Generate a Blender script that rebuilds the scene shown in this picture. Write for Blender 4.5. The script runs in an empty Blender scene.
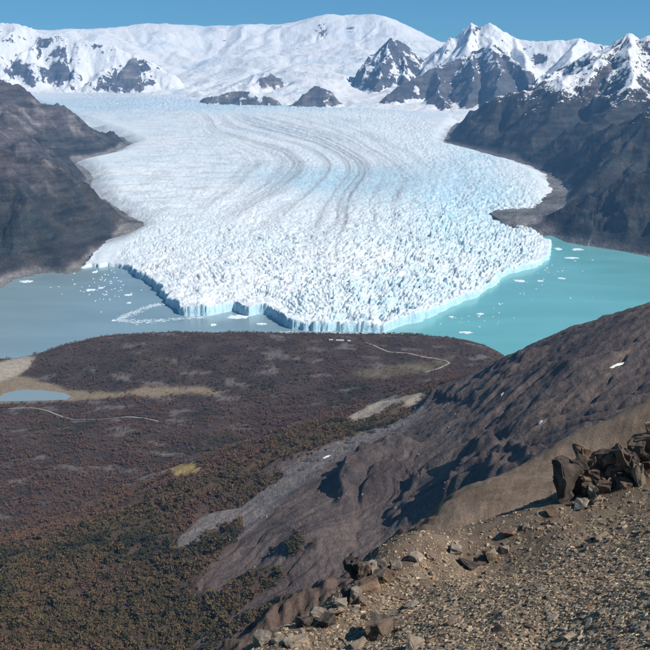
import bpy, bmesh, math
import numpy as np
from mathutils import Vector

# ---------------------------------------------------------------- camera, sky, sun, exposure
H = 1200.0                      # camera height above the lake, metres
FPX = 850.0                     # focal length in pixels of the 650 px photograph
PITCH = math.radians(16.4)
scene = bpy.context.scene
COL = scene.collection
cam_data = bpy.data.cameras.new("camera")
cam_data.sensor_width = 36.0
cam_data.lens = 36.0 * FPX / 650.0
cam_data.clip_start = 0.5
cam_data.clip_end = 120000.0
cam = bpy.data.objects.new("camera", cam_data)
cam.location = (0, 0, H)
cam.rotation_euler = (math.pi / 2 - PITCH, 0, 0)
COL.objects.link(cam)
scene.camera = cam

SUN_EL = math.radians(44.0)
SUN_AZ = math.radians(-22.0)      # measured from +X (right of the view) towards +Y (away from the viewer)
SUN = np.array([math.cos(SUN_EL) * math.cos(SUN_AZ), math.cos(SUN_EL) * math.sin(SUN_AZ), math.sin(SUN_EL)])
world = bpy.data.worlds.new("World")
scene.world = world
world.use_nodes = True
wn = world.node_tree
bg = wn.nodes["Background"]
sky = wn.nodes.new("ShaderNodeTexSky")
sky.sky_type = 'NISHITA'
sky.sun_disc = False
sky.sun_elevation = SUN_EL
sky.sun_rotation = math.pi / 2 - SUN_AZ
sky.altitude = 4000.0
sky.air_density = 1.0
sky.dust_density = 0.0
sky.ozone_density = 3.0
tint = wn.nodes.new("ShaderNodeMixRGB")
tint.blend_type = 'MULTIPLY'
tint.inputs[0].default_value = 1.0
tint.inputs[2].default_value = (0.50, 1.0, 1.06, 1.0)
wn.links.new(sky.outputs[0], tint.inputs[1])
wn.links.new(tint.outputs[0], bg.inputs[0])
bg.inputs[1].default_value = 0.078

sun_data = bpy.data.lights.new("sun", 'SUN')
sun_data.energy = 4.9
sun_data.angle = math.radians(0.53)
sun_data.color = (1.0, 0.95, 0.88)
sun = bpy.data.objects.new("sun", sun_data)
sun.rotation_euler = Vector(SUN).to_track_quat('Z', 'Y').to_euler()
sun.location = (4000, 0, 4000)
COL.objects.link(sun)

scene.view_settings.view_transform = 'Standard'
scene.view_settings.look = 'None'
scene.view_settings.exposure = 0.25
scene.view_settings.gamma = 1.0
scene.view_settings.use_curve_mapping = False
scene.render.engine = 'CYCLES'
scene.cycles.max_bounces = 5
scene.cycles.diffuse_bounces = 3
scene.cycles.glossy_bounces = 2
scene.cycles.volume_bounces = 0
scene.cycles.use_denoising = True
scene.cycles.use_adaptive_sampling = True
scene.cycles.adaptive_threshold = 0.01

# ---------------------------------------------------------------- helpers: pixels, noise, splines
cp, sp = math.cos(PITCH), math.sin(PITCH)

def ray(px, py):
    a = (np.asarray(px, float) - 325.0) / FPX
    b = -(np.asarray(py, float) - 325.0) / FPX
    return a, cp + b * sp, -sp + b * cp

def P(px, py, r):
    """point on the ray of a photo pixel at horizontal range r (metres)"""
    dx, dy, dz = ray(px, py)
    t = r / np.hypot(dx, dy)
    return np.array([dx * t, dy * t, H + dz * t])

def PZ(px, py, z):
    """point on the ray of a photo pixel at height z"""
    dx, dy, dz = ray(px, py)
    t = (z - H) / dz
    return np.array([dx * t, dy * t, z * np.ones_like(t)])

def project(X, Y, Z):
    zz = Z - H
    f = Y * cp - zz * sp
    u = Y * sp + zz * cp
    f = np.maximum(f, 1e-3)
    return 325 + FPX * X / f, 325 - FPX * u / f

_rs = np.random.default_rng(2024)
_NP = 2048
_perm = _rs.permutation(_NP).astype(np.int32)
_ang = _rs.uniform(0, 2 * np.pi, _NP)
_gx = (np.cos(_ang) * 1.45).astype(np.float32); _gy = (np.sin(_ang) * 1.45).astype(np.float32)
_rnd = _rs.random((3, _NP)).astype(np.float32)

def cell_id(ix, iy, seed):
    return _perm[(_perm[(ix + seed * 57) & (_NP - 1)] + iy) & (_NP - 1)]

def gn(x, y, seed=0):
    """gradient noise, about -1..1"""
    x = np.asarray(x); y = np.asarray(y)
    x0 = np.floor(x); y0 = np.floor(y)
    fx = (x - x0).astype(np.float32); fy = (y - y0).astype(np.float32)
    ix = x0.astype(np.int32); iy = y0.astype(np.int32)
    ux = fx * fx * fx * (fx * (fx * 6 - 15) + 10)
    uy = fy * fy * fy * (fy * (fy * 6 - 15) + 10)
    pa = _perm[(ix + seed * 57) & (_NP - 1)]; pb = _perm[(ix + 1 + seed * 57) & (_NP - 1)]
    def g(p, j, dx, dy):
        k = _perm[(p + iy + j) & (_NP - 1)]
        return _gx[k] * dx + _gy[k] * dy
    n00 = g(pa, 0, fx, fy); n10 = g(pb, 0, fx - 1, fy); n01 = g(pa, 1, fx, fy - 1); n11 = g(pb, 1, fx - 1, fy - 1)
    a = n00 + (n10 - n00) * ux
    b = n01 + (n11 - n01) * ux
    return a + (b - a) * uy

def fbm(x, y, octv=5, seed=0, gain=0.5, lac=2.03):
    s = 0.0; a = 1.0; n = 0.0
    c, sn = math.cos(0.6), math.sin(0.6)
    for k in range(octv):
        s = s + a * gn(x, y, seed + 17 * k); n += a
        x, y = (x * c - y * sn) * lac + 3.7, (x * sn + y * c) * lac + 1.3
        a *= gain
    return s / n

def ridged(x, y, octv=5, seed=0, gain=0.5, lac=2.07):
    """0..1, crests at 1"""
    s = 0.0; a = 1.0; n = 0.0; w = 1.0
    c, sn = math.cos(0.8), math.sin(0.8)
    for k in range(octv):
        v = 1 - np.abs(gn(x, y, seed + 31 * k))
        v = v * v * w
        w = np.clip(v * 1.6, 0, 1)
        s = s + a * v; n += a
        x, y = (x * c - y * sn) * lac + 5.1, (x * sn + y * c) * lac + 2.3
        a *= gain
    return s / n

def worley(x, y, seed=0, jit=0.9):
    """F1, F2, random of nearest cell"""
    x0 = np.floor(x); y0 = np.floor(y)
    fx = (x - x0).astype(np.float32); fy = (y - y0).astype(np.float32)
    ix = x0.astype(np.int32); iy = y0.astype(np.int32)
    f1 = np.full(x.shape, 9.0, np.float32); f2 = f1.copy(); rid = np.zeros(x.shape, np.float32)
    for i in (-1, 0, 1):
        p = _perm[(ix + i + seed * 57) & (_NP - 1)]
        for j in (-1, 0, 1):
            k = _perm[(p + iy + j) & (_NP - 1)]
            dx = i + 0.5 + (_rnd[0][k] - 0.5) * jit - fx
            dy = j + 0.5 + (_rnd[1][k] - 0.5) * jit - fy
            d = dx * dx + dy * dy
            near = d < f1
            f2 = np.where(near, f1, np.minimum(f2, d))
            rid = np.where(near, _rnd[2][k], rid)
            f1 = np.where(near, d, f1)
    return np.sqrt(f1), np.sqrt(f2), rid

def bil(G, fx, fy):
    """bilinear read of grid G[row, col] at fractional column fx and row fy"""
    ny, nx = G.shape
    fx = np.clip(fx, 0, nx - 1.001); fy = np.clip(fy, 0, ny - 1.001)
    i = fx.astype(np.int32); j = fy.astype(np.int32); u = fx - i; v = fy - j
    return (G[j, i] * (1 - u) + G[j, i + 1] * u) * (1 - v) + (G[j + 1, i] * (1 - u) + G[j + 1, i + 1] * u) * v

def erode(Z, cell, batches=14, steps=50, seed=0, k_er=0.03, capf=4.0, dep=0.15, evap=0.015, inertia=0.1, lim=0.006):
    """running water: drops roll down the grid, cut where they speed up and settle where they slow; gives true gullies and fans"""
    rg = np.random.default_rng(seed)
    h = (Z / cell).astype(np.float64); ny, nx = h.shape
    drops = int(nx * ny * 0.12)
    for b in range(batches):
        px = rg.uniform(1, nx - 3, drops); py = rg.uniform(1, ny - 3, drops)
        dx = np.zeros(drops); dy = np.zeros(drops); v = np.ones(drops); w = np.ones(drops); sed = np.zeros(drops)
        before = h.copy()
        for t in range(steps):
            i = px.astype(np.int32); j = py.astype(np.int32); u = px - i; q = py - j
            k = j * nx + i; hf = h.ravel()
            h00 = hf[k]; h10 = hf[k + 1]; h01 = hf[k + nx]; h11 = hf[k + nx + 1]
            gx = (h10 - h00) * (1 - q) + (h11 - h01) * q; gy = (h01 - h00) * (1 - u) + (h11 - h10) * u
            hz = (h00 * (1 - u) + h10 * u) * (1 - q) + (h01 * (1 - u) + h11 * u) * q
            dx = dx * inertia - gx * (1 - inertia); dy = dy * inertia - gy * (1 - inertia)
            L = np.sqrt(dx * dx + dy * dy) + 1e-9; dx /= L; dy /= L
            px2 = np.clip(px + dx, 1, nx - 3); py2 = np.clip(py + dy, 1, ny - 3)
            hn = bil(h, px2, py2); dh = hn - hz
            c = np.maximum(-dh, 0.003) * v * w * capf
            am = np.where(dh > 0, np.minimum(dh, sed), np.where(sed > c, (sed - c) * dep, -np.minimum((c - sed) * k_er, np.maximum(-dh, 0))))
            sed = sed - am
            cut = np.bincount(np.concatenate([k, k + 1, k + nx, k + nx + 1]), np.concatenate([am * (1 - u) * (1 - q), am * u * (1 - q), am * (1 - u) * q, am * u * q]), nx * ny)
            h += np.clip(cut.reshape(ny, nx), -lim, lim)
            v = np.sqrt(np.clip(v * v - dh * 0.6, 0.05, 9)); w *= 1 - evap
            px, py = px2, py2
        dl = h - before
        sm = dl.copy(); sm[1:-1, 1:-1] = (dl[1:-1, 1:-1] * 4 + dl[:-2, 1:-1] + dl[2:, 1:-1] + dl[1:-1, :-2] + dl[1:-1, 2:]) / 8
        h = before + sm
    return h * cell

def box_mean(D, r):
    for ax in (0, 1):
        p = np.pad(D, [(r + 1, r) if a == ax else (0, 0) for a in (0, 1)], mode='edge'); c = np.cumsum(p, ax)
        D = (np.take(c, range(2 * r + 1, c.shape[ax]), ax) - np.take(c, range(0, c.shape[ax] - 2 * r - 1), ax)) / (2 * r + 1)
    return D

def erode_polar(Zg, az0, az1, rs, box, cell, std_c, std_f, seed=0):
    """erosion of a terrain held on a polar grid, done on a square grid over box = (x0, x1, y0, y1); returns the change on the polar grid"""
    x0, x1, y0, y1 = box
    gx, gy = np.meshgrid(np.arange(x0, x1, cell), np.arange(y0, y1, cell))
    na = Zg.shape[1]
    fa = (np.arctan2(gx, gy) - az0) / (az1 - az0) * (na - 1); fr = np.interp(np.hypot(gx, gy), rs, np.arange(len(rs)))
    Zr = bil(Zg, fa, fr)
    yy, xx = np.mgrid[0:Zr.shape[0], 0:Zr.shape[1]] / 3.0
    coarse = Zr[::3, ::3]
    D = erode(coarse, cell * 3, 18, 50, seed) - coarse; D -= box_mean(D, 10)
    D = bil(np.clip(D / D.std(), -2.5, 2.5) * std_c, xx, yy)
    D2 = erode(Zr + D, cell, 10, 50, seed + 1) - Zr - D; D2 -= box_mean(D2, 10)
    D = D + np.clip(D2 / D2.std(), -2.5, 2.5) * std_f
    A, Rr = np.meshgrid(np.linspace(az0, az1, na), rs)
    X, Y = Rr * np.sin(A), Rr * np.cos(A)
    inside = ss(0, 8 * cell, np.minimum(np.minimum(X - x0, x1 - X), np.minimum(Y - y0, y1 - Y)))
    return bil(D, (X - x0) / cell, (Y - y0) / cell) * inside

def ss(a, b, x):
    t = np.clip((x - a) / (b - a), 0, 1)
    return t * t * (3 - 2 * t)

class TPS:
    def __init__(self, pts, vals, reg=1e-4):
        p = np.asarray(pts, float); v = np.asarray(vals, float)
        n = len(p)
        A = np.zeros((n + 3, n + 3))
        A[:n, :n] = self.k(p[:, None, :] - p[None, :, :]) + reg * np.eye(n)
        A[:n, n] = 1; A[:n, n + 1:] = p
        A[n, :n] = 1; A[n + 1:, :n] = p.T
        self.w = np.linalg.solve(A, np.concatenate([v, np.zeros(3)])); self.p = p
    @staticmethod
    def k(d):
        r2 = (d ** 2).sum(-1)
        return 0.5 * r2 * np.log(r2 + 1e-12)
    def __call__(self, x, y):
        sh = x.shape; q = np.stack([x.ravel(), y.ravel()], -1)
        out = np.empty(len(q)); n = len(self.p)
        for i in range(0, len(q), 40000):
            b = q[i:i + 40000]
            out[i:i + 40000] = self.k(b[:, None, :] - self.p[None]) @ self.w[:n] + self.w[n] + b @ self.w[n + 1:]
        return out.reshape(sh)

class LogPolar:
    """terrain through control points: z interpolated as a slope angle over (azimuth, log range)"""
    def __init__(self, pts, reg=1e-4):
        pts = np.array(pts)
        r = np.hypot(pts[:, 0], pts[:, 1])
        self.t = TPS(np.stack([np.arctan2(pts[:, 0], pts[:, 1]), np.log(r)], -1), (pts[:, 2] - H) / r, reg)
        lr = np.log(r); M = 300                       # the smooth surface is tabulated once and read back by interpolation
        self.a = np.linspace(-0.62, 0.62, M); self.l = np.linspace(lr.min() - 0.35, lr.max() + 0.15, M)
        A, Lg = np.meshgrid(self.a, self.l)
        self.T = self.t(A, Lg)
    def __call__(self, X, Y):
        r = np.hypot(X, Y); M = len(self.a)
        fa = np.clip((np.arctan2(X, Y) - self.a[0]) / (self.a[1] - self.a[0]), 0, M - 1.001)
        fl = np.clip((np.log(r) - self.l[0]) / (self.l[1] - self.l[0]), 0, M - 1.001)
        i = fa.astype(int); j = fl.astype(int); u = fa - i; v = fl - j
        T = self.T
        return H + r * ((T[j, i] * (1 - u) + T[j, i + 1] * u) * (1 - v) + (T[j + 1, i] * (1 - u) + T[j + 1, i + 1] * u) * v)

def seg_dist(X, Y, a, b):
    dx, dy = b[0] - a[0], b[1] - a[1]
    L = dx * dx + dy * dy + 1e-9
    t = np.clip(((X - a[0]) * dx + (Y - a[1]) * dy) / L, 0, 1)
    return np.hypot(X - a[0] - t * dx, Y - a[1] - t * dy), t

def poly_sd(X, Y, poly):
    """signed distance to polygon, positive inside"""
    d = np.full(X.shape, 1e12); ins = np.zeros(X.shape, bool)
    n = len(poly)
    for i in range(n):
        a, b = poly[i], poly[(i + 1) % n]
        d = np.minimum(d, seg_dist(X, Y, a, b)[0])
        c = ((a[1] > Y) != (b[1] > Y))
        with np.errstate(divide='ignore', invalid='ignore'):
            xi = (b[0] - a[0]) * (Y - a[1]) / (b[1] - a[1] + 1e-12) + a[0]
        ins ^= c & (X < xi)
    return np.where(ins, d, -d)

def line_d(X, Y, pts):
    d = np.full(X.shape, 1e12)
    for a, b in zip(pts[:-1], pts[1:]):
        d = np.minimum(d, seg_dist(X, Y, a, b)[0])
    return d

def az_of(px):
    return np.arctan2((np.asarray(px, float) - 325.0) / FPX, cp)

def tents(X, Y, ridges, warp=0.0, wl=900.0, seed=5):
    """height of a mountain as the upper envelope of ridge lines with falling flanks; also distance to the ridge and which ridge"""
    Xw = X + warp * fbm(X / wl, Y / wl, 4, seed) if warp else X
    Yw = Y + warp * fbm(X / wl, Y / wl, 4, seed + 9) if warp else Y
    h = np.full(X.shape, -1e9); dd = np.full(X.shape, 1e9); who = np.zeros(X.shape, int)
    for k, (pts, slope, L) in enumerate(ridges):
        p3 = [P(*q) for q in pts]
        for a, b in zip(p3[:-1], p3[1:]):
            d, t = seg_dist(Xw, Yw, a, b)
            z = a[2] + (b[2] - a[2]) * t - slope * L * ((1 + d / L) ** 0.7 - 1) / 0.7
            m = z > h
            h = np.where(m, z, h); dd = np.where(m, d, dd); who = np.where(m, k, who)
    return h, dd, who

def slope_of(Xg, Yg, Zg):
    """slope (tan) and horizontal normal components of a grid"""
    a = np.stack([np.gradient(v, axis=1) for v in (Xg, Yg, Zg)], -1)
    b = np.stack([np.gradient(v, axis=0) for v in (Xg, Yg, Zg)], -1)
    n = np.cross(a, b)
    n *= np.sign(n[..., 2:3] + 1e-12)
    n /= np.linalg.norm(n, axis=-1, keepdims=True) + 1e-12
    return np.hypot(n[..., 0], n[..., 1]) / np.maximum(n[..., 2], 1e-3), n

# ---------------------------------------------------------------- helpers: meshes and materials
def tag(o, label=None, cat=None, group=None, kind=None):
    if label: o["label"] = label
    if cat: o["category"] = cat
    if group: o["group"] = group
    if kind: o["kind"] = kind
    return o

def add_attr(me, name, data):
    at = me.attributes.new(name, 'FLOAT_COLOR', 'POINT')
    c = np.ones((len(data), 4), np.float32); c[:, :3] = data
    at.data.foreach_set("color", c.ravel())

def raw_mesh(name, verts, faces, mat, col=None, smooth=True):
    """verts (n,3), faces (m,k) with constant k"""
    me = bpy.data.meshes.new(name)
    verts = np.ascontiguousarray(verts, np.float32); faces = np.ascontiguousarray(faces, np.int32)
    m, k = faces.shape
    me.vertices.add(len(verts)); me.vertices.foreach_set("co", verts.ravel())
    me.loops.add(m * k); me.loops.foreach_set("vertex_index", faces.ravel())
    me.polygons.add(m)
    me.polygons.foreach_set("loop_start", np.arange(m, dtype=np.int32) * k)
    me.polygons.foreach_set("use_smooth", np.full(m, smooth))
    me.update(calc_edges=True)
    if col is not None: add_attr(me, "tone", col)
    me.materials.append(mat)
    o = bpy.data.objects.new(name, me)
    COL.objects.link(o)
    return o

def grid_mesh(name, Xg, Yg, Zg, mat, col=None, keep=None, snow=None):
    nr, na = Xg.shape
    idx = np.arange(nr * na).reshape(nr, na)
    f = np.stack([idx[:-1, :-1], idx[:-1, 1:], idx[1:, 1:], idx[1:, :-1]], -1).reshape(-1, 4)
    V = np.stack([Xg.ravel(), Yg.ravel(), Zg.ravel()], -1)
    C = None if col is None else col.reshape(-1, 3)
    if keep is not None:
        k = keep.ravel()
        f = f[k[f].any(1)]
        used = np.zeros(len(V), bool); used[f.ravel()] = True
        new = np.cumsum(used) - 1
        f = new[f]; V = V[used]
        if C is not None: C = C[used]
    o = raw_mesh(name, V, f, mat, C)
    if snow is not None: add_attr(o.data, "snow", snow.reshape(-1, 3))
    return o

def polar(px0, px1, na, rs):
    az = np.linspace(az_of(px0), az_of(px1), na)
    A, R = np.meshgrid(az, rs)
    return R * np.sin(A), R * np.cos(A), R

def mat_base(name, rough=0.9, spec=0.2):
    m = bpy.data.materials.new(name); m.use_nodes = True
    b = m.node_tree.nodes["Principled BSDF"]
    b.inputs["Roughness"].default_value = rough
    b.inputs["Specular IOR Level"].default_value = spec
    return m, m.node_tree, b

def terrain_mat(name, s1, s2, var=0.35, bump=0.4, bdist=1.0, rough=0.92, spec=0.15, s3=None):
    """vertex tone x two scales of noise, plus fine relief"""
    m, nt, b = mat_base(name, rough, spec)
    N, L = nt.nodes, nt.links
    at = N.new("ShaderNodeAttribute"); at.attribute_name = "tone"
    tc = N.new("ShaderNodeTexCoord")
    n1 = N.new("ShaderNodeTexNoise"); n1.inputs["Scale"].default_value = s1; n1.inputs["Detail"].default_value = 5; n1.inputs["Roughness"].default_value = 0.65
    n2 = N.new("ShaderNodeTexNoise"); n2.inputs["Scale"].default_value = s2; n2.inputs["Detail"].default_value = 5; n2.inputs["Roughness"].default_value = 0.7
    L.new(tc.outputs["Object"], n1.inputs["Vector"]); L.new(tc.outputs["Object"], n2.inputs["Vector"])
    ad = N.new("ShaderNodeMath"); ad.operation = 'ADD'
    L.new(n1.outputs["Fac"], ad.inputs[0]); L.new(n2.outputs["Fac"], ad.inputs[1])
    mr = N.new("ShaderNodeMapRange")
    mr.inputs["From Min"].default_value = 0.6; mr.inputs["From Max"].default_value = 1.4
    mr.inputs["To Min"].default_value = 1 - var; mr.inputs["To Max"].default_value = 1 + var
    L.new(ad.outputs[0], mr.inputs["Value"])
    mx = N.new("ShaderNodeVectorMath"); mx.operation = 'SCALE'
    L.new(at.outputs["Color"], mx.inputs[0]); L.new(mr.outputs[0], mx.inputs["Scale"])
    L.new(mx.outputs[0], b.inputs["Base Color"])
    bp = N.new("ShaderNodeBump"); bp.inputs["Strength"].default_value = bump; bp.inputs["Distance"].default_value = bdist
    L.new(n2.outputs["Fac"], bp.inputs["Height"])
    L.new(bp.outputs[0], b.inputs["Normal"])
    return m

def mountain_mat(name, s_fine, s_mid, strata, bdist, snow_gain, var):
    """vertex tone broken by beds of rock, with snow lying where the vertex value "snow" passes a ragged threshold"""
    m, nt, b = mat_base(name, 0.9, 0.12)
    N, L = nt.nodes, nt.links
    at = N.new("ShaderNodeAttribute"); at.attribute_name = "tone"
    sn = N.new("ShaderNodeAttribute"); sn.attribute_name = "snow"
    sep = N.new("ShaderNodeSeparateColor"); L.new(sn.outputs["Color"], sep.inputs[0])
    tc = N.new("ShaderNodeTexCoord")
    def noise(sc, det, mapping=None, rgh=0.65):
        n = N.new("ShaderNodeTexNoise"); n.inputs["Scale"].default_value = sc; n.inputs["Detail"].default_value = det; n.inputs["Roughness"].default_value = rgh
        if mapping:
            mp = N.new("ShaderNodeMapping"); mp.inputs["Scale"].default_value = mapping[0]; mp.inputs["Rotation"].default_value = mapping[1]
            L.new(tc.outputs["Object"], mp.inputs[0]); L.new(mp.outputs[0], n.inputs["Vector"])
        else: L.new(tc.outputs["Object"], n.inputs["Vector"])
        return n.outputs["Fac"]
    def rng_(v, a, b_, c, d):
        r = N.new("ShaderNodeMapRange"); r.inputs["From Min"].default_value = a; r.inputs["From Max"].default_value = b_; r.inputs["To Min"].default_value = c; r.inputs["To Max"].default_value = d
        L.new(v, r.inputs["Value"]); return r.outputs[0]
    def mth(op, a, b_):
        q = N.new("ShaderNodeMath"); q.operation = op
        for k, v in ((0, a), (1, b_)):
            if isinstance(v, (int, float)): q.inputs[k].default_value = v
            else: L.new(v, q.inputs[k])
        return q.outputs[0]
    nf = noise(s_fine, 7); nm = noise(s_mid, 6); ns = noise(strata, 5, ((0.22, 0.22, 1.6), (0.18, -0.1, 0)), 0.6)
    k = mth('MULTIPLY', rng_(ns, 0.36, 0.64, 1 - var, 1 + var), rng_(nf, 0.3, 0.7, 1 - var * 0.8, 1 + var * 0.8))
    sc = N.new("ShaderNodeVectorMath"); sc.operation = 'SCALE'; L.new(at.outputs["Color"], sc.inputs[0]); L.new(k, sc.inputs["Scale"])
    t = mth('ADD', sep.outputs[0], mth('MULTIPLY', mth('ADD', mth('ADD', nf, nm), -1.0), snow_gain))
    t = rng_(t, 0.47, 0.55, 0.0, 1.0)
    sc2 = N.new("ShaderNodeMixRGB"); sc2.inputs[1].default_value = (0.90, 0.90, 0.90, 1); sc2.inputs[2].default_value = (0.55, 0.72, 0.80, 1); L.new(sep.outputs[1], sc2.inputs[0])
    mx = N.new("ShaderNodeMixRGB"); L.new(t, mx.inputs[0]); L.new(sc.outputs[0], mx.inputs[1]); L.new(sc2.outputs[0], mx.inputs[2])
    L.new(mx.outputs[0], b.inputs["Base Color"])
    bp = N.new("ShaderNodeBump"); bp.inputs["Strength"].default_value = 1.0; bp.inputs["Distance"].default_value = bdist
    L.new(mth('ADD', nf, nm), bp.inputs["Height"]); L.new(bp.outputs[0], b.inputs["Normal"])
    return m

def mixc(a, b, t):
    t = np.asarray(t)[..., None]
    return np.asarray(a) * (1 - t) + np.asarray(b) * t

# ---------------------------------------------------------------- lake
m_lake, nt, b = mat_base("lake_water", 0.22, 0.35)
N, L = nt.nodes, nt.links
geo = N.new("ShaderNodeNewGeometry"); sx = N.new("ShaderNodeSeparateXYZ")
L.new(geo.outputs["Position"], sx.inputs[0])
nz = N.new("ShaderNodeTexNoise"); nz.inputs["Scale"].default_value = 0.0016; nz.inputs["Detail"].default_value = 4
L.new(geo.outputs["Position"], nz.inputs["Vector"])
mul = N.new("ShaderNodeMath"); mul.operation = 'MULTIPLY_ADD'; mul.inputs[1].default_value = 700.0
L.new(nz.outputs["Fac"], mul.inputs[0]); L.new(sx.outputs["X"], mul.inputs[2])
mr = N.new("ShaderNodeMapRange"); mr.interpolation_type = 'SMOOTHSTEP'
mr.inputs["From Min"].default_value = 480; mr.inputs["From Max"].default_value = 900
L.new(mul.outputs[0], mr.inputs["Value"])
mc = N.new("ShaderNodeMixRGB")
mc.inputs[1].default_value = (0.225, 0.325, 0.36, 1)
mc.inputs[2].default_value = (0.155, 0.43, 0.44, 1)
L.new(mr.outputs[0], mc.inputs[0])
st = N.new("ShaderNodeTexNoise"); st.inputs["Scale"].default_value = 0.004; st.inputs["Detail"].default_value = 6; st.inputs["Distortion"].default_value = 0.6
ms_ = N.new("ShaderNodeMapping"); ms_.inputs["Scale"].default_value = (0.35, 1.0, 1.0); ms_.inputs["Rotation"].default_value = (0, 0, 0.35)
L.new(geo.outputs["Position"], ms_.inputs[0]); L.new(ms_.outputs[0], st.inputs["Vector"])
sr = N.new("ShaderNodeMapRange"); sr.inputs["From Min"].default_value = 0.3; sr.inputs["From Max"].default_value = 0.7; sr.inputs["To Min"].default_value = 0.9; sr.inputs["To Max"].default_value = 1.1
L.new(st.outputs["Fac"], sr.inputs["Value"])
sv = N.new("ShaderNodeVectorMath"); sv.operation = 'SCALE'; L.new(mc.outputs[0], sv.inputs[0]); L.new(sr.outputs[0], sv.inputs["Scale"]); L.new(sv.outputs[0], b.inputs["Base Color"])
wv = N.new("ShaderNodeTexNoise"); wv.inputs["Scale"].default_value = 0.06; wv.inputs["Detail"].default_value = 6
mp = N.new("ShaderNodeMapping"); mp.inputs["Scale"].default_value = (1, 0.35, 1)
L.new(geo.outputs["Position"], mp.inputs[0]); L.new(mp.outputs[0], wv.inputs["Vector"])
bp = N.new("ShaderNodeBump"); bp.inputs["Strength"].default_value = 0.25; bp.inputs["Distance"].default_value = 1.0
L.new(wv.outputs["Fac"], bp.inputs["Height"]); L.new(bp.outputs[0], b.inputs["Normal"])
gx, gy = np.meshgrid(np.linspace(-7000, 8000, 16), np.linspace(2200, 9000, 12))
lake = grid_mesh("lake", gx, gy, gx * 0, m_lake)
tag(lake, "glacial lake, grey blue at left and turquoise at right of the ice", "lake", kind="structure")

# ---------------------------------------------------------------- glacier
prof_r = np.array([0, 3900, 4500, 6000, 7300, 10400, 15500, 20000, 23000, 30000.])
prof_z = np.array([36, 44, 70, 128, 182, 332, 530, 690, 815, 1130.])
def prof(r):
    return np.interp(r, prof_r, prof_z)

def PG(px, py):
    """where a photo pixel's ray meets the glacier's mean surface"""
    rs = np.linspace(3300, 28000, 4000)
    p = P(px, py, rs)
    k = np.argmax(p[2] < prof(rs)) if (p[2] < prof(rs)).any() else len(rs) - 1
    # the ray starts above the surface and comes down through it
    return np.array([p[0][k], p[1][k], p[2][k]])

front = [(78, 270), (91, 267), (101, 268), (108, 266), (119, 268), (130, 271), (134, 278), (143, 280), (151, 286), (158, 293),
         (164, 300), (171, 308), (180, 315), (186, 316), (208, 317), (222, 313), (232, 311), (241, 314), (250, 317), (258, 314), (267, 315),
         (276, 321), (284, 326), (294, 330), (316, 331.5), (350, 332), (384, 332.5), (398, 328), (415, 323), (435, 316.5), (446, 310), (458, 304),
         (470, 300), (477, 298), (484, 293), (495, 285), (504, 278), (510, 274), (521, 272), (532, 269), (541, 265), (549, 260), (552, 250), (552, 244)]
right_m = [(546, 236), (533, 226), (520, 222), (514, 214), (512, 207), (524, 205), (540, 207), (556, 207), (564, 200), (567, 184), (552, 169), (518, 156), (481, 147), (447, 139), (452, 128), (462, 117)]
far_m = [(462, 113), (435, 111), (391, 108), (327, 106), (289, 104), (217, 98), (185, 92), (170, 86), (135, 90), (98, 89), (40, 87), (0, 86), (-40, 86)]
left_m = [(-40, 105), (30, 100), (80, 118), (112, 130), (129, 139), (110, 149), (71, 157), (82, 165), (90, 175), (88, 186), (108, 202), (131, 217), (112, 228), (100, 242), (91, 253)]
low_pts = {(546, 236): 45, (533, 226): 70, (520, 222): 80, (514, 214): 110, (91, 253): 40, (100, 242): 80}
gl_poly = [tuple(PZ(x, y, 0.0)[:2]) for x, y in front] + [tuple((PZ(x, y, low_pts[(x, y)]) if (x, y) in low_pts else PG(x, y))[:2]) for x, y in right_m + far_m + left_m]
n_front = len(front)

rs = 1.0 / np.linspace(1 / 3850.0, 1 / 25000.0, 580)
GX, GY, GR = polar(-45, 585, 860, rs)
warpx = GX + 34 * fbm(GX / 110, GY / 110, 5, 3, 0.6); warpy = GY + 34 * fbm(GX / 110, GY / 110, 5, 4, 0.6)
SD = poly_sd(warpx, warpy, gl_poly)
FD = line_d(GX, GY, [g[:2] for g in gl_poly[:n_front]])          # distance to the calving front
# across-flow coordinate from the bands that can be followed in the photograph
flow = [([(30, 90), (130, 141), (85, 158), (92, 180), (132, 217), (85, 262)], 0.0),
        ([(120, 95), (180, 120), (190, 150), (160, 180), (165, 215), (120, 262)], 0.17),
        ([(160, 102), (215, 128), (283, 149), (300, 163), (283, 183), (249, 203), (222, 220), (200, 250), (185, 300)], 0.40),
        ([(235, 112), (289, 130), (327, 142), (357, 159), (364, 172), (350, 190), (345, 203), (347, 220), (335, 260), (315, 318)], 0.60),
        ([(300, 112), (357, 132), (384, 149), (415, 169), (418, 189), (410, 215), (415, 260), (408, 312)], 0.75),
        ([(400, 118), (430, 135), (470, 155), (492, 175), (490, 205), (500, 240), (500, 275)], 0.90),
        ([(447, 120), (447, 139), (518, 156), (567, 184), (556, 215), (552, 250)], 1.0)]
fp, fv = [], []
for pts, s in flow:
    for q in pts:
        g = PG(*q); fp.append((g[0] / 4000, math.log(g[1]))); fv.append(s)
S = TPS(fp, fv, 3e-3)(GX / 4000, np.log(GR))
g_u, g_v = project(GX, GY, prof(GR))                            # used only to place the broad zones seen in the photograph
near = 1 - ss(300, 2200, FD)                                    # broken zone behind the front
vnear = 1 - ss(100, 900, FD)
edge = ss(0.02, 0.12, S) * (1 - ss(0.93, 1.0, S))
# zones: right of the lobe is more broken than the left
rough_zone = np.clip(0.30 + 0.75 * near * ss(-1200, 200, GX + 0.15 * (GY - 4000)) + 0.25 * near + 0.35 * ss(0.68, 0.9, S), 0, 1.3) * edge
rough_zone += 0.7 * ss(15800, 18500, GR) * edge
smooth_left = ss(0.0, 0.08, S) * (1 - ss(0.22, 0.42, S)) * ss(700, 1500, FD)
rough_zone *= 1 - 0.25 * smooth_left
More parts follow.
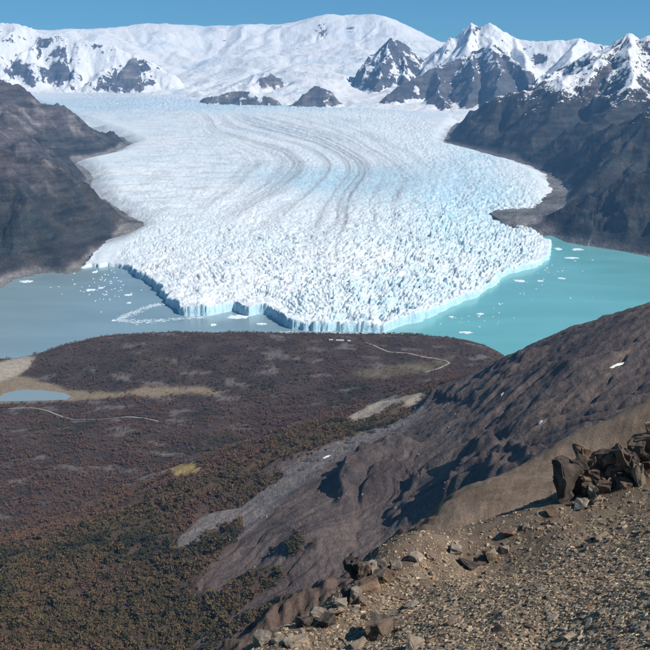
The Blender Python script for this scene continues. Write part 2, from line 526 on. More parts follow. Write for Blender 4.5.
# seracs: blocks between two sets of crevasses, larger toward the front
wx = GX + 40 * fbm(GX / 220, GY / 220, 3, 11); wy = GY + 40 * fbm(GX / 220, GY / 220, 3, 12)
f1, f2, rid = worley(wx / 46, wy / 34, 21)
g1, g2, rid2 = worley(wx / 19, wy / 16, 41)
blk = (rid - 0.5) * 7 + (rid2 - 0.5) * 5 - 11 * (1 - ss(0.0, 0.24, f2 - f1)) - 6 * (1 - ss(0.0, 0.26, g2 - g1))
h1, h2, rid4 = worley(FD / 29 + 0.6 * fbm(GX / 150, GY / 150, 3, 14), (S * 3300) / 58 + 0.6 * fbm(GX / 90, GY / 90, 2, 13), 81)
blk = 0.42 * blk + 0.66 * ((rid4 - 0.5) * 12 - 15 * (1 - ss(0.0, 0.24, h2 - h1)))
k1, k2, rid5 = worley(wx / 13, wy / 12, 87)
blk += (rid5 - 0.5) * 2.5 - 2 * (1 - ss(0, 0.3, k2 - k1))
blk *= 0.45 + 0.95 * ss(-0.3, 0.35, fbm(GX / 240, GY / 190, 3, 84) + 0.25 * ss(-900, 300, GX) - 0.1)
blk += 24 * (ridged(wx / 170, wy / 120, 3, 83) - 0.55) * ss(-700, 400, GX)
blk -= 17 * ss(0.12, 0.42, fbm(wx / 80, wy / 55, 3, 85)) * ss(-900, 500, GX)
e1, e2, rid3 = worley(wx / 70 + 0.3 * fbm(S * 40, GR / 900, 2, 8), wy / 36, 61)
blk2 = (rid3 - 0.5) * 7 - 11 * (1 - ss(0, 0.26, e2 - e1))
rg = ridged(wx / 210, wy / 130, 5, 77, 0.55)
fine = fbm(GX / 35, GY / 30, 4, 91)
trans = 1 - ss(0.0, 0.22, np.abs(gn(GR / 58 + 1.6 * fbm(GX / 420, GY / 420, 3, 93), S * 7, 95)))     # long crevasses across the flow
swell = 22 * fbm(GX / 900, GY / 700, 3, 51) * ss(0, 500, FD)
bandn = fbm(S * 26 + 0.5 * fbm(GX / 1500, GY / 1500, 2, 5), GR / 5200, 4, 71, 0.6)
front_h = np.interp(g_u, [70, 95, 130, 200, 400, 450, 560], [8, 16, 36, 52, 56, 40, 34])
front_h = front_h * (1 + 0.45 * fbm(GX / 130, GY / 130, 3, 23) * (1 - ss(100, 500, FD)))
GB = np.minimum(prof(GR), front_h + 0.085 * FD)
rough_zone *= 0.45 + 0.55 * ss(10, 110, FD)
GZ = GB + swell + rough_zone * (blk * (0.25 + 0.7 * near) + blk2 * (1 - 0.6 * near) + (rg - 0.5) * 22 * (1 - 0.4 * near)) + fine * (2.5 + 3.5 * rough_zone)
GZ += 3 * bandn * (1 - near) - 9 * trans * edge * (1 - 0.5 * vnear) * ss(-0.3, 0.2, fbm(GX / 500, GY / 400, 3, 97))
GZ = np.maximum(GZ, 0.45 * np.minimum(front_h, 40))
side = 1 - ss(0, 260, SD)
GZ -= 55 * side * ss(350, 900, FD)                              # dips to the land at the flanks
toe = ss(0.0, 15.0, SD + 5.5 * (g2 - g1 - 0.3))
GZ = np.where(FD < 600, -12 + (GZ + 12) * toe, GZ)
GZ = np.where(SD < 0, np.minimum(GZ, np.where(FD < 600, -12, prof(GR) - 60)), GZ)
sl, gnm = slope_of(GX, GY, GZ)
# colours: snow-dusted tops, bare blue ice on steep walls, grey rock flour along the flow bands
c_snow = np.array([0.84, 0.87, 0.88]); c_ice = np.array([0.32, 0.60, 0.74]); c_blue = np.array([0.27, 0.60, 0.73]); c_dirt = np.array([0.33, 0.34, 0.35])
bluez = np.clip(0.16 + 1.3 * np.exp(-(((g_u - 345) / 75) ** 2 + ((g_v - 181) / 15) ** 2)) + 0.8 * np.exp(-((g_u - 470) / 60) ** 2 - ((g_v - 190) / 45) ** 2)
                + 0.55 * ss(15500, 17500, GR) * (1 - ss(19500, 21500, GR)) + 0.45 * fbm(GX / 1300, GY / 900, 4, 15) + 0.08 * near, 0, 1)
colg = mixc(c_snow, c_ice, np.clip(bluez * (0.6 + 0.75 * fbm(wx / 55, wy / 30, 4, 33)), 0, 1))
colg = mixc(colg, c_blue, ss(0.9, 2.8, sl) * 0.6)
dirt = 0.45 * ss(-0.05, 0.4, bandn) * ss(0.15, 0.3, S) * (1 - ss(0.80, 0.92, S)) * ss(600, 1800, FD) * (1 - ss(12500, 16500, GR)) * 0.75
medial = sum(a * np.exp(-((S + 0.012 * fbm(GX / 700, GY / 700, 2, 66) - c) / w) ** 2) for c, w, a in ((0.60, 0.010, 0.9), (0.585, 0.006, 0.6), (0.625, 0.008, 0.7), (0.655, 0.007, 0.55), (0.56, 0.012, 0.5), (0.49, 0.02, 0.45), (0.40, 0.018, 0.5), (0.37, 0.012, 0.4), (0.705, 0.012, 0.45), (0.75, 0.010, 0.4)))
thin = fbm(S * 110 + 0.6 * fbm(GX / 900, GY / 900, 2, 6), GR / 7000, 3, 73, 0.6)
medial = medial * (0.45 + 1.3 * ss(-0.25, 0.3, thin)) 
dirt += 0.20 * ss(0.0, 0.4, thin) * ss(0.2, 0.35, S) * (1 - ss(0.75, 0.88, S)) * ss(1300, 2500, FD) * (1 - ss(13000, 16500, GR))
dirt += 0.62 * medial * ss(500, 1700, FD) * (1 - ss(14500, 17000, GR)) * (0.85 + 0.3 * fbm(GX / 180, GY / 180, 3, 67))
dirt += 0.75 * (1 - ss(0, 190, SD + 120 * fbm(GX / 260, GY / 260, 3, 19))) * ss(250, 700, FD) * (GR < 14000)
dirt += 0.35 * smooth_left * ss(-0.2, 0.5, fbm(GX / 300, GY / 160, 4, 29))
colg = mixc(colg, c_dirt, np.clip(dirt, 0, 0.85))
m_ice = terrain_mat("glacier_ice", 0.02, 0.11, 0.14, 0.7, 6.0, 0.6, 0.3)
glacier = grid_mesh("glacier", GX, GY, GZ, m_ice, np.clip(colg, 0.02, 0.9), (SD > -25) | ((GR > 11200) & (GR < 16500) & (g_u < 150)))
tag(glacier, "broad white glacier with blue crevasses ending in an ice cliff at the lake", "glacier", kind="structure")

# ---------------------------------------------------------------- far snow mountains and ice cap
sky0 = [(-60, 24), (-30, 22), (0, 26), (34, 31), (68, 30), (112, 29), (142, 26), (166, 24), (183, 27), (203, 31), (217, 29), (228, 30), (245, 26), (262, 29.5), (283, 25), (300, 22),
        (327, 17.6), (347, 19), (384, 17), (398, 23), (418, 30.5), (435, 40), (460, 47), (500, 48), (560, 52), (620, 55), (700, 50)]
ctl = [P(x, y, 30000) for x, y in sky0]
for x, y in sky0[::2]:
    q = P(x, y, 30000); r2 = 34000; a = math.atan2(q[0], q[1])
    ctl.append(np.array([r2 * math.sin(a), r2 * math.cos(a), q[2] - 900]))
ctl += [P(*q) for q in [(-40, 95, 22600), (30, 92, 22600), (98, 93, 22500), (170, 95, 21600), (217, 102, 19200), (289, 108, 17600), (327, 111, 16900), (391, 113, 16200), (435, 116, 15500), (470, 120, 15000),
        (560, 125, 15000), (660, 125, 15000), (-40, 110, 19000), (100, 116, 17000), (300, 122, 15000), (450, 128, 14000), (170, 79, 24500), (200, 70, 25500), (200, 50, 28500), (250, 77, 22500), (300, 86, 20000),
        (350, 101, 18000), (370, 92, 19500), (340, 71, 22500), (300, 60, 25000), (250, 56, 26000), (300, 42, 28500), (345, 40, 28500), (400, 50, 27000), (430, 62, 25000), (440, 80, 20000), (350, 52, 26500),
        (90, 60, 26000), (20, 60, 26000), (520, 80, 19500), (600, 80, 19500), (680, 75, 19500)]]
far_base = LogPolar(ctl, 1e-5)
R = [  # ridge lines (pixel, pixel, range), flank slope, flank length
    ([(-40, 20, 25200), (0, 24, 25200), (13, 24, 25000), (25, 28, 24900), (41, 35, 24700), (68, 39, 24400), (101, 44, 24000), (135, 54, 23700), (152, 68, 23300), (174, 75, 23000)], 0.72, 1500),
    ([(41, 35, 24700), (30, 55, 23700), (15, 76, 23000)], 0.75, 900),
    ([(68, 39, 24400), (62, 60, 23500), (50, 82, 22800)], 0.75, 900),
    ([(135, 54, 23700), (128, 62, 23200), (118, 78, 22800), (104, 88, 22600)], 0.85, 700),
    ([(101, 44, 24000), (98, 60, 23500), (92, 80, 22900)], 0.75, 900),
    ([(205, 98, 18700), (215, 96, 18600), (232, 92, 18500), (249, 90, 18300), (270, 97, 18000), (290, 105, 17700)], 0.8, 500),
    ([(288, 105, 17500), (303, 94, 17700), (316, 87.5, 17900), (329, 91, 17800), (339, 104, 17400)], 0.8, 450),
    ([(228, 86, 21200), (250, 79, 21000), (266, 73, 20800), (280, 82, 20400), (288, 91, 20000)], 0.6, 700),
    ([(366, 72, 20500), (378, 56, 20800), (391, 40, 21200), (402, 45, 21400), (421, 60, 21500), (440, 70, 21500)], 1.0, 1400),
    ([(391, 40, 21200), (386, 58, 20500), (377, 86, 19600)], 1.1, 900),
    ([(402, 45, 21400), (404, 62, 20600), (400, 84, 19800)], 1.1, 900),
    ([(386, 96, 17600), (396, 88, 17800), (412, 80, 18200), (437, 69, 18700), (456, 62, 19000), (474, 52, 19200), (492, 44, 19200), (500, 54, 18800), (518, 64, 18400), (530, 86, 17600), (545, 100, 17000)], 0.95, 1300),
    ([(437, 69, 18700), (440, 86, 17800), (446, 104, 16600)], 0.8, 700),
    ([(474, 52, 19200), (474, 75, 18000), (468, 100, 16800)], 0.85, 800),
    ([(492, 44, 19200), (500, 72, 17800), (496, 100, 16400)], 0.85, 800),
    ([(430, 55, 21800), (450, 47, 21600), (459, 35.5, 21500), (472, 24.5, 21500), (481, 29, 21500), (491, 23, 21500), (503, 32, 21500), (515, 37, 21500), (538, 42, 21500), (565, 40.5, 21500), (579, 37, 21500), (599, 44, 21500), (611, 51, 21500), (660, 55, 21500)], 0.85, 2000),
    ([(472, 24.5, 21500), (466, 45, 20300)], 1.0, 900),
    ([(515, 37, 21500), (524, 62, 20000), (538, 80, 19000)], 0.8, 900),
    ([(579, 37, 21500), (570, 62, 20000)], 0.8, 900),
    ([(327, 18, 29900), (318, 38, 28600), (305, 48, 28000)], 0.8, 900),
    ([(384, 17, 29900), (372, 30, 28900), (350, 46, 28000)], 0.8, 900),
    ([(245, 26, 29900), (240, 40, 29000), (232, 50, 28200)], 0.6, 900),
    ([(283, 25, 29900), (276, 42, 28800)], 0.7, 900)]
frs = np.concatenate([np.linspace(14200, 22000, 190), np.linspace(22045, 31800, 150)])
FX, FY, FR = polar(-45, 700, 700, frs)
base = far_base(FX, FY)
th, td, who = tents(FX, FY, R, 130, 700, 201)
amp = ss(0, 500, td)
is_t = th > base
rn = ridged(FX / 900, FY / 1100, 6, 301, 0.55)
FZ = np.maximum(base, th)
bl = ss(-150, 80, th - base)
FZ += bl * ((rn - 0.55) * 260 * (0.25 + 0.75 * amp)) + (1 - bl) * ((ridged(FX / 2300, FY / 1800, 5, 303) - 0.5) * 190 * ss(16500, 20000, FR) + 30 * fbm(FX / 300, FY / 300, 4, 305)) * (1 - ss(28800, 29900, FR) * 0.35)
FZ += 16 * fbm(FX / 130, FY / 130, 4, 307) * (0.4 + bl)
FZ += erode_polar(FZ, float(az_of(-45)), float(az_of(700)), frs, (-13000, 13500, 14500, 31500), 46.0, 48, 16, 3) * (0.25 + 0.75 * bl)
fs, fn = slope_of(FX, FY, FZ)
rocky = np.array([0.38, 0.45, 0.6, 1.0, 0.55, 1.3, 1.3, 0.7, 0.7, 0.7, 0.7, 0.55, 0.7, 0.7, 0.7, 0.1, 0.2, 0.1, 0.0, 0.3, 0.25, 0.0, 0.0])[who]
pn = fbm(FX / 420, FY / 420, 5, 311)
low = np.where(np.isin(who, [11, 12, 13, 14]), 0.62 * (1 - ss(900, 2000, FZ + 500 * pn)), 0)
low = np.where(np.isin(who, [8, 9, 10]), 0.15, low)
pn2 = fbm(FX / 150, FY / 190, 4, 319)
fu, fv = project(FX, FY, FZ)
blobs = 0.0
for bx, by, bw, bh, ba in ((45, 42, 8, 6, .9), (56, 38, 7, 4, .8), (62, 52, 9, 6, .6), (96, 46, 10, 4, .9), (104, 52, 6, 5, .7), (20, 70, 9, 7, .9), (58, 72, 16, 10, 1.0), (32, 82, 10, 5, .8), (118, 82, 20, 9, 1.1), (140, 66, 12, 9, .9), (152, 76, 8, 5, .7),
        (322, 30, 9, 8, .9), (352, 28, 7, 7, .8), (226, 40, 6, 4, .8), (222, 56, 5, 3, .7), (300, 47, 8, 4, .7), (372, 40, 7, 4, .5), (276, 82, 12, 8, .8), (455, 40, 7, 8, .7), (474, 30, 6, 5, .7), (585, 40, 8, 5, .6), (540, 60, 9, 7, .7), (602, 50, 8, 5, .7), (412, 46, 8, 5, .6)):
    blobs = np.maximum(blobs, ba * np.exp(-((fu - bx) / bw) ** 2 - ((fv - by) / bh) ** 2))
blobs = blobs * (FR < 30100)
bl = np.maximum(bl, ss(0.3, 0.6, blobs))
rk = 0.75 * blobs + 0.35 * (rn - 0.5) * bl + bl * (rocky * 0.72 + low) + 0.45 * (fs - 0.85) + 0.55 * pn + 0.6 * pn2 - 0.28
c_rock = mixc(np.array([0.085, 0.085, 0.095]), np.array([0.24, 0.205, 0.18]), ss(-0.4, 0.5, fbm(FX / 600, FY / 500, 4, 313)) * np.where(np.isin(who, [3, 5, 6, 7]), 1.0, 0.25))
icef = ss(0.1, 0.5, fbm(FX / 1500, FY / 1100, 4, 317)) * (1 - bl) * 0.55
rk = np.where(bl > 0.02, rk, np.minimum(rk, 0.55 * (fs - 0.7)))
snowv = np.stack([0.5 + (0.41 - rk) * 0.8, icef, 0 * rk], -1)
m_far = mountain_mat("mountain_snow_and_rock", 0.016, 0.005, 0.006, 26.0, 0.95, 0.35)
far = grid_mesh("mountain", FX, FY, FZ, m_far, c_rock, None, np.clip(snowv, 0, 1))
tag(far, "distant white ice cap and jagged snow peaks with dark rock faces under the sky", "mountain range", kind="structure")

# ---------------------------------------------------------------- dark mountains on both sides of the ice
def side_mountain(name, label, ridges, px0, px1, na, rs, seed, snow_z, box, apron, forest_z):
    X, Y, Rr = polar(px0, px1, na, rs)
    th, td, who = tents(X, Y, ridges, 120, 600, seed)
    base, cap = apron(X, Y, Rr)
    cap = cap * (1 + 0.25 * fbm(X / 300, Y / 300, 3, seed + 9))
    th = np.minimum(th, base + cap)
    d = th - base
    Z = base + np.maximum(d, 0)
    w = ss(0, 160, d)
    rn = ridged(X / 640, Y / 780, 6, seed + 1, 0.55)
    Z += w * ((rn - 0.55) * 150 * (0.3 + 0.7 * ss(0, 400, td)) + 26 * fbm(X / 160, Y / 160, 5, seed + 2))
    Z += (1 - w) * 9 * fbm(X / 70, Y / 70, 4, seed + 3)
    Z += erode_polar(Z, float(az_of(px0)), float(az_of(px1)), rs, box, 17.0, 17, 6, seed) * w
    s, n = slope_of(X, Y, Z)
    pn = fbm(X / 330, Y / 330, 5, seed + 4)
    forest = 1 - ss(forest_z - 130, forest_z + 160, Z + 260 * pn + 160 * fbm(X / 90, Y / 90, 3, seed + 14))
    forest *= ss(10, 45, Z - base + 25 * pn)
    c_for = mixc(np.array([0.030, 0.035, 0.035]), np.array([0.052, 0.046, 0.041]), ss(-0.3, 0.4, fbm(X / 140, Y / 140, 4, seed + 6)))
    c_rk = mixc(np.array([0.075, 0.064, 0.064]), np.array([0.22, 0.19, 0.175]), ss(-0.05, 0.5, fbm(X / 260, Y / 260, 5, seed + 7)))
    c = mixc(c_rk, c_for, forest)
    c = mixc(c, np.array([0.20, 0.19, 0.175]), (1 - ss(4, 24, Z - base + 20 * pn)) * 0.85)          # bare moraine by the water and ice
    sn = 0.5 + 0.5 * (np.minimum((Z - snow_z) / 300, 0.75) + 0.7 * pn + 0.3 * fbm(X / 70, Y / 70, 4, seed + 12) - 1.3 * (s - 0.52) + 0.25 * (rn - 0.5) - 0.15)
    o = grid_mesh(name, X, Y, Z, m_side, c, None, np.stack([np.clip(sn, 0, 1), 0 * sn, 0 * sn], -1))
    return tag(o, label, "mountain", kind="structure")

m_side = mountain_mat("mountain_forest_and_rock", 0.05, 0.012, 0.011, 13.0, 1.25, 0.5)

def apron_right(X, Y, Rr):
    g = prof(Rr)
    sd = -poly_sd(X, Y, gl_poly)                         # distance outside the ice
    a = np.where(Rr > 6900, g - 45 + np.clip(sd, -400, 900) * 0.13, -40 + 0 * g)
    shore = [PZ(x, y, 0) for x, y in ((545, 236), (552, 236), (565, 242), (589, 247), (623, 252), (650, 258), (720, 268), (800, 280))]
    pl = [tuple(q[:2]) for q in shore] + [(9000, 4200), (9000, 20000), (1200, 20000), tuple(PG(470, 190)[:2]), tuple(PZ(492, 216, 90)[:2]), tuple(PZ(515, 228, 60)[:2])]
    ls = poly_sd(X, Y, pl)
    b = np.clip(ls, -120, 700) * 0.10 - 3 + 14 * fbm(X / 150, Y / 150, 3, 881) * ss(20, 100, ls)
    mor = [tuple(PG(x, y)[:2]) for x, y in ((500, 205), (525, 202), (552, 205), (566, 205), (566, 222), (553, 230), (540, 226), (522, 218))]
    ms = poly_sd(X, Y, mor)
    t = ss(6300, 7300, Rr)
    out = b * (1 - t) + a * t
    out = np.maximum(out, np.where(ms > -200, 64 + np.clip(ms, -200, 220) * 0.16 + 5 * fbm(X / 60, Y / 60, 4, 883), -1e4))
    dsh = line_d(X, Y, [tuple(q[:2]) for q in shore])
    out = np.where(Rr < 7400, np.where(ls > 0, np.minimum(out, 2 + 0.28 * dsh), np.minimum(out, -6)), out)
    cap = np.minimum(np.maximum(sd - 15, 0) * 0.8, np.where((ls > 0) | (Rr > 7000), np.where(Rr > 9500, 1e4, np.maximum(dsh - 25, 0) * 0.62), 0))
    return out, cap

RR = [([(443, 139, 11900), (452, 129, 11950), (464, 118, 12050), (498, 98, 12150), (535, 89, 12100), (565, 76, 12100), (589, 70, 12200), (599, 59, 12500), (613, 50, 13000), (629, 33, 13500), (641, 41, 13400), (650, 36, 13400), (720, 20, 13400)], 0.62, 2600),
      ([(629, 33, 13500), (633, 60, 12300), (634, 92, 11000), (606, 112, 10300), (585, 138, 9600), (566, 165, 9000)], 0.60, 1500),
      ([(565, 76, 12100), (560, 100, 11300), (540, 128, 10600), (520, 148, 10000)], 0.55, 1200),
      ([(498, 98, 12150), (492, 118, 11600), (480, 140, 11000)], 0.5, 1000),
      ([(730, 70, 9600), (690, 95, 9200), (650, 118, 8800), (622, 150, 8300), (598, 178, 7800), (578, 206, 7300)], 0.55, 1500),
      ([(740, 130, 7600), (690, 155, 7200), (650, 178, 6900), (620, 208, 6600), (592, 232, 6300)], 0.50, 1300)]
rrs = np.concatenate([np.linspace(5200, 9000, 180), np.linspace(9025, 14500, 120)])
side_mountain("mountain", "dark forested mountain with a snow-dusted rocky crest right of the glacier", RR, 435, 720, 420, rrs, 401, 930, (900, 6400, 5200, 13800), apron_right, 950)

def apron_left(X, Y, Rr):
    g = prof(Rr)
    sd = -poly_sd(X, Y, gl_poly)
    a = np.where(Rr > 6000, g - 45 + np.clip(sd, -400, 900) * 0.13, -40 + 0 * g)
    shore = [PZ(x, y, 0) for x, y in ((-140, 320), (-60, 303), (0, 290), (10, 286), (16, 281), (22, 279), (34, 276), (44, 273.5), (60, 275), (73, 274.5), (86, 268))]
    pl = [tuple(q[:2]) for q in shore] + [tuple(PG(100, 243)[:2]), tuple(PG(132, 217)[:2]), (-1200, 9000), (-9000, 9000), (-9000, 3600)]
    ls = poly_sd(X, Y, pl)
    b = np.clip(ls, -120, 260) * 0.13 - 3 + 6 * fbm(X / 90, Y / 90, 3, 882) * ss(10, 60, ls)
    t = ss(6000, 6700, Rr)
    dsh = line_d(X, Y, [tuple(q[:2]) for q in shore])
    cap = np.minimum(np.maximum(sd - 20, 0) * 0.85, np.where((ls > 0) | (Rr > 6500), np.maximum(dsh - 60, 0) * 0.7, 0))
    return b * (1 - t) + a * t, cap

RL = [([(129, 136, 11500), (124, 131, 11450), (112, 123.5, 11300), (85, 114, 11000), (51, 98, 10700), (20, 84, 10500), (0, 70, 10400), (-60, 42, 10300)], 0.62, 1500),
      ([(51, 98, 10700), (62, 120, 10500), (60, 150, 10300)], 0.5, 900),
      ([(91, 184, 8900), (84, 175, 8950), (68, 162, 9000), (45, 151, 8900), (20, 138, 8800), (0, 124, 8700), (-60, 90, 8600)], 0.58, 1300),
      ([(131, 216, 6750), (112, 202, 6800), (78, 182, 6750), (34, 161, 6600), (0, 146, 6450), (-60, 112, 6300)], 0.42, 1500),
      ([(78, 182, 6750), (66, 205, 6450), (52, 238, 6000)], 0.36, 900),
      ([(0, 146, 6450), (-4, 190, 5900), (-8, 240, 5350)], 0.36, 900)]
lrs = np.concatenate([np.linspace(4600, 8000, 160), np.linspace(8025, 12500, 100)])
side_mountain("mountain", "dark rocky forested mountainside left of the glacier above the grey lake", RL, -70, 150, 280, lrs, 501, 1500, (-5000, -1000, 4600, 11900), apron_left, 480)

# ---------------------------------------------------------------- the peninsula and the scree mountain in front of the ice
def PRZ(px, r, z):
    a = float(az_of(px)); return np.array([r * math.sin(a), r * math.cos(a), z])

tc_ = [PZ(x, y, z) for x, y, z in [(-60, 372, 3), (0, 361, 2), (20, 358.5, 4), (34, 354.5, 22), (50, 350, 38), (68, 345, 52), (101, 340, 62), (149, 335, 70), (185, 334, 72), (220, 333.5, 72), (270, 334, 70), (316, 334, 68), (350, 335, 64), (398, 337, 58),
        (435, 341, 50), (464, 345, 40), (485, 349, 28), (500, 356, 12), (510, 361, 3),
        (30, 372, 5), (0, 380, 6), (60, 378, 12), (90, 386, 15), (35, 395, 2), (5, 396, 2), (65, 396, 2), (0, 402, 6), (35, 404, 8), (75, 404, 10), (150, 390, 22), (220, 393, 28), (300, 396, 45), (250, 365, 62), (330, 360, 66), (400, 360, 60), (440, 362, 48), (470, 362, 30),
        (150, 360, 58), (90, 362, 40), (380, 378, 70),
        (0, 430, 38), (100, 430, 44), (200, 430, 52), (290, 420, 70), (350, 395, 78), (400, 378, 90), (0, 480, 62), (80, 480, 66), (135, 482, 70), (200, 450, 62), (270, 432, 62), (340, 408, 66), (0, 535, 100), (55, 520, 92), (95, 502, 82), (-100, 440, 40), (-100, 540, 150), (-100, 380, 10)]]
tc_ += [P(x, y, r) for x, y, r in [(430, 392, 2310), (395, 402, 2250), (350, 415, 2190), (300, 430, 2140), (220, 456, 2040), (180, 476, 1960), (150, 493, 1880), (100, 521, 1740), (50, 548, 1630),
        (0, 576, 1520), (0, 650, 1190), (-80, 600, 1450), (60, 600, 1390), (100, 650, 1215), (180, 545, 1540), (250, 510, 1630), (330, 480, 1650), (385, 445, 1800), (420, 410, 2120), (440, 388, 2330), (470, 374, 2420),
        (500, 364, 2460), (512, 357.5, 2470), (528, 349.5, 2450), (548, 339.5, 2400), (572, 327, 2310), (599, 320, 2260), (626, 310, 2210), (650, 303.5, 2160), (720, 285, 2080),
        (550, 380, 1760), (600, 358, 1790), (650, 345, 1800), (500, 420, 1670), (450, 460, 1600), (400, 500, 1540), (600, 410, 1540), (650, 395, 1550), (720, 380, 1500), (550, 440, 1470), (480, 480, 1450), (440, 505, 1442), (370, 550, 1400), (300, 600, 1300), (240, 640, 1215),
        (250, 560, 1435), (200, 600, 1340), (180, 650, 1215), (310, 540, 1420), (160, 690, 1130), (60, 720, 1080)]]
tc_ += [PRZ(x, r, z) for x, r, z in [(-60, 3800, -30), (0, 3800, -30), (40, 3900, -30), (68, 4050, -35), (101, 4150, -35), (149, 4100, -35), (220, 4050, -35), (316, 4000, -35), (398, 4050, -35), (435, 4050, -35), (464, 4050, -35), (491, 4050, -35), (515, 3850, -40), (540, 3700, -40),
        (540, 3300, 60), (600, 3300, 60), (660, 3200, 80), (720, 3100, 100), (620, 3900, -40), (700, 3900, -40), (560, 2900, 200), (620, 2800, 290), (660, 2750, 340),
        (325, 300, 985), (500, 300, 1000), (650, 300, 1020), (150, 300, 960), (0, 300, 930), (0, 700, 580), (500, 600, 800), (650, 700, 850), (350, 600, 720), (100, 500, 740), (350, 950, 490), (200, 900, 440), (500, 950, 560), (640, 1000, 700)]]
ter = LogPolar(tc_, 2e-6)
trs = 1.0 / np.concatenate([np.linspace(1 / 260.0, 1 / 800.0, 40), np.linspace(1 / 806.0, 1 / 4250.0, 560)])
TX, TY, TR = polar(-75, 720, 740, trs)
TZ0 = ter(TX, TY)
tu, tv = project(TX, TY, TZ0)
pw = 7 * fbm(TX / 120, TY / 120, 4, 601)
def pix_mask(poly, soft=3.0, wob=1.0):
    return ss(-soft, soft, poly_sd(tu + wob * pw, tv + wob * 0.7 * np.roll(pw, 37, 1), poly))

scree_poly = [(700, 270), (650, 300), (600, 316), (560, 330), (512, 354), (500, 362), (470, 373), (440, 387), (424, 401), (395, 424), (360, 433), (316, 451), (280, 462), (245, 476), (262, 486), (240, 505), (215, 512), (200, 517), (178, 537), (177, 552),
              (190, 548), (214, 529), (240, 519), (244, 530), (234, 546), (213, 566), (196, 588), (214, 602), (236, 582), (279, 569), (286, 580), (250, 599), (215, 627), (190, 650), (160, 700), (700, 700)]
veg_patches = [[(214, 499), (235, 481), (279, 469), (285, 474), (259, 488), (236, 506), (214, 512)], [(214, 532), (239, 520), (242, 529), (235, 546), (214, 566)],
               [(214, 604), (235, 583), (279, 569), (285, 582), (249, 600), (214, 628)], [(214, 634), (249, 615), (289, 597), (306, 597), (284, 613), (235, 637), (200, 655)], [(286, 552), (296, 538), (304, 542), (298, 556), (288, 560)], [(305, 548), (316, 543), (314, 551)]]
scree = pix_mask(scree_poly, 2.0, 0.6)
patch = np.zeros_like(scree)
for q in veg_patches: patch = np.maximum(patch, pix_mask(q, 2.0, 0.8))
scree = scree * (1 - patch)
sand = np.maximum(pix_mask([(-50, 372), (0, 362), (11, 359), (26, 356), (36, 357), (29, 368), (18, 376), (7, 380), (-50, 392)], 1.5, 0.25), 0)
tan = pix_mask([(-50, 384), (0, 379), (18, 376), (33, 380), (48, 384), (65, 389), (89, 392), (118, 392), (145, 387), (189, 387), (228, 391), (215, 394), (152, 395), (118, 397), (92, 399), (74, 402), (30, 403), (-50, 405)], 2.0, 0.9)
yellow = pix_mask([(162, 473), (181, 465), (206, 465), (196, 474), (172, 477)], 1.0, 0.15)
pale = pix_mask([(346, 416), (372, 404), (396, 397), (424, 395), (416, 405), (382, 412), (358, 419)], 2.0, 0.5)
grey_fan = pix_mask([(300, 456), (340, 440), (400, 418), (424, 402), (428, 412), (404, 430), (360, 446), (320, 470), (262, 520), (215, 560), (180, 556), (178, 538), (215, 511), (250, 490)], 5.0, 1.0)
meadow = pix_mask([(352, 372), (380, 366), (430, 362), (452, 358), (448, 368), (420, 374), (370, 379)], 3.0, 1.0) * 0.8
evergreen = pix_mask([(55, 362), (150, 352), (260, 356), (310, 368), (300, 393), (220, 389), (120, 389), (80, 386)], 5, 1.0)
brownband = pix_mask([(215, 470), (290, 432), (352, 415), (424, 392), (426, 402), (380, 432), (300, 456), (235, 482), (150, 540), (60, 600), (0, 650), (0, 560), (100, 520), (150, 492)], 6, 1.0)
# relief: gullies run down the fall line of the scree slope (to the left and away)
du = np.array([-0.78, -0.62]); pu = np.array([-0.62, 0.78])
al = TX * du[0] + TY * du[1]; ac = TX * pu[0] + TY * pu[1]
wrp = 60 * fbm(TX / 400, TY / 400, 3, 611)
gul = ridged((ac + wrp) / 105, al / 520, 5, 613, 0.55)
gul2 = ridged((ac + wrp) / 34 + 0.3 * fbm(TX / 90, TY / 90, 3, 616), al / 210, 4, 617, 0.55)
crag = ridged(TX / 190, TY / 230, 6, 619, 0.58)
upper = ss(330, 470, tu + 0.4 * (430 - tv)) * scree               # craggier towards the right and top
fan = grey_fan
TZ = TZ0 + scree * ((gul - 0.5) * 7 * (1 - 0.8 * fan) + (gul2 - 0.5) * 4 * (1 - 0.7 * fan) + (crag - 0.5) * 6 * upper * (1 - fan) + 2.0 * fbm(TX / 22, TY / 22, 3, 622)) * ss(300, 800, TR)
slopev = ss(60, 260, TZ0) * (1 - scree)
TZ += slopev * (26 * fbm(TX / 230, TY / 230, 5, 621) + (gul - 0.5) * 26)
flat = 1 - np.clip(sand + tan, 0, 1)
TZ += (1 - scree) * (1 - slopev) * flat * ss(4, 30, TZ0) * (9 * fbm(TX / 160, TY / 160, 5, 623) + 9 * (ridged(TX / 420, TY / 300, 4, 625) - 0.5))
TZ += 1.5 * fbm(TX / 25, TY / 25, 3, 627) * ss(2, 14, TZ0)
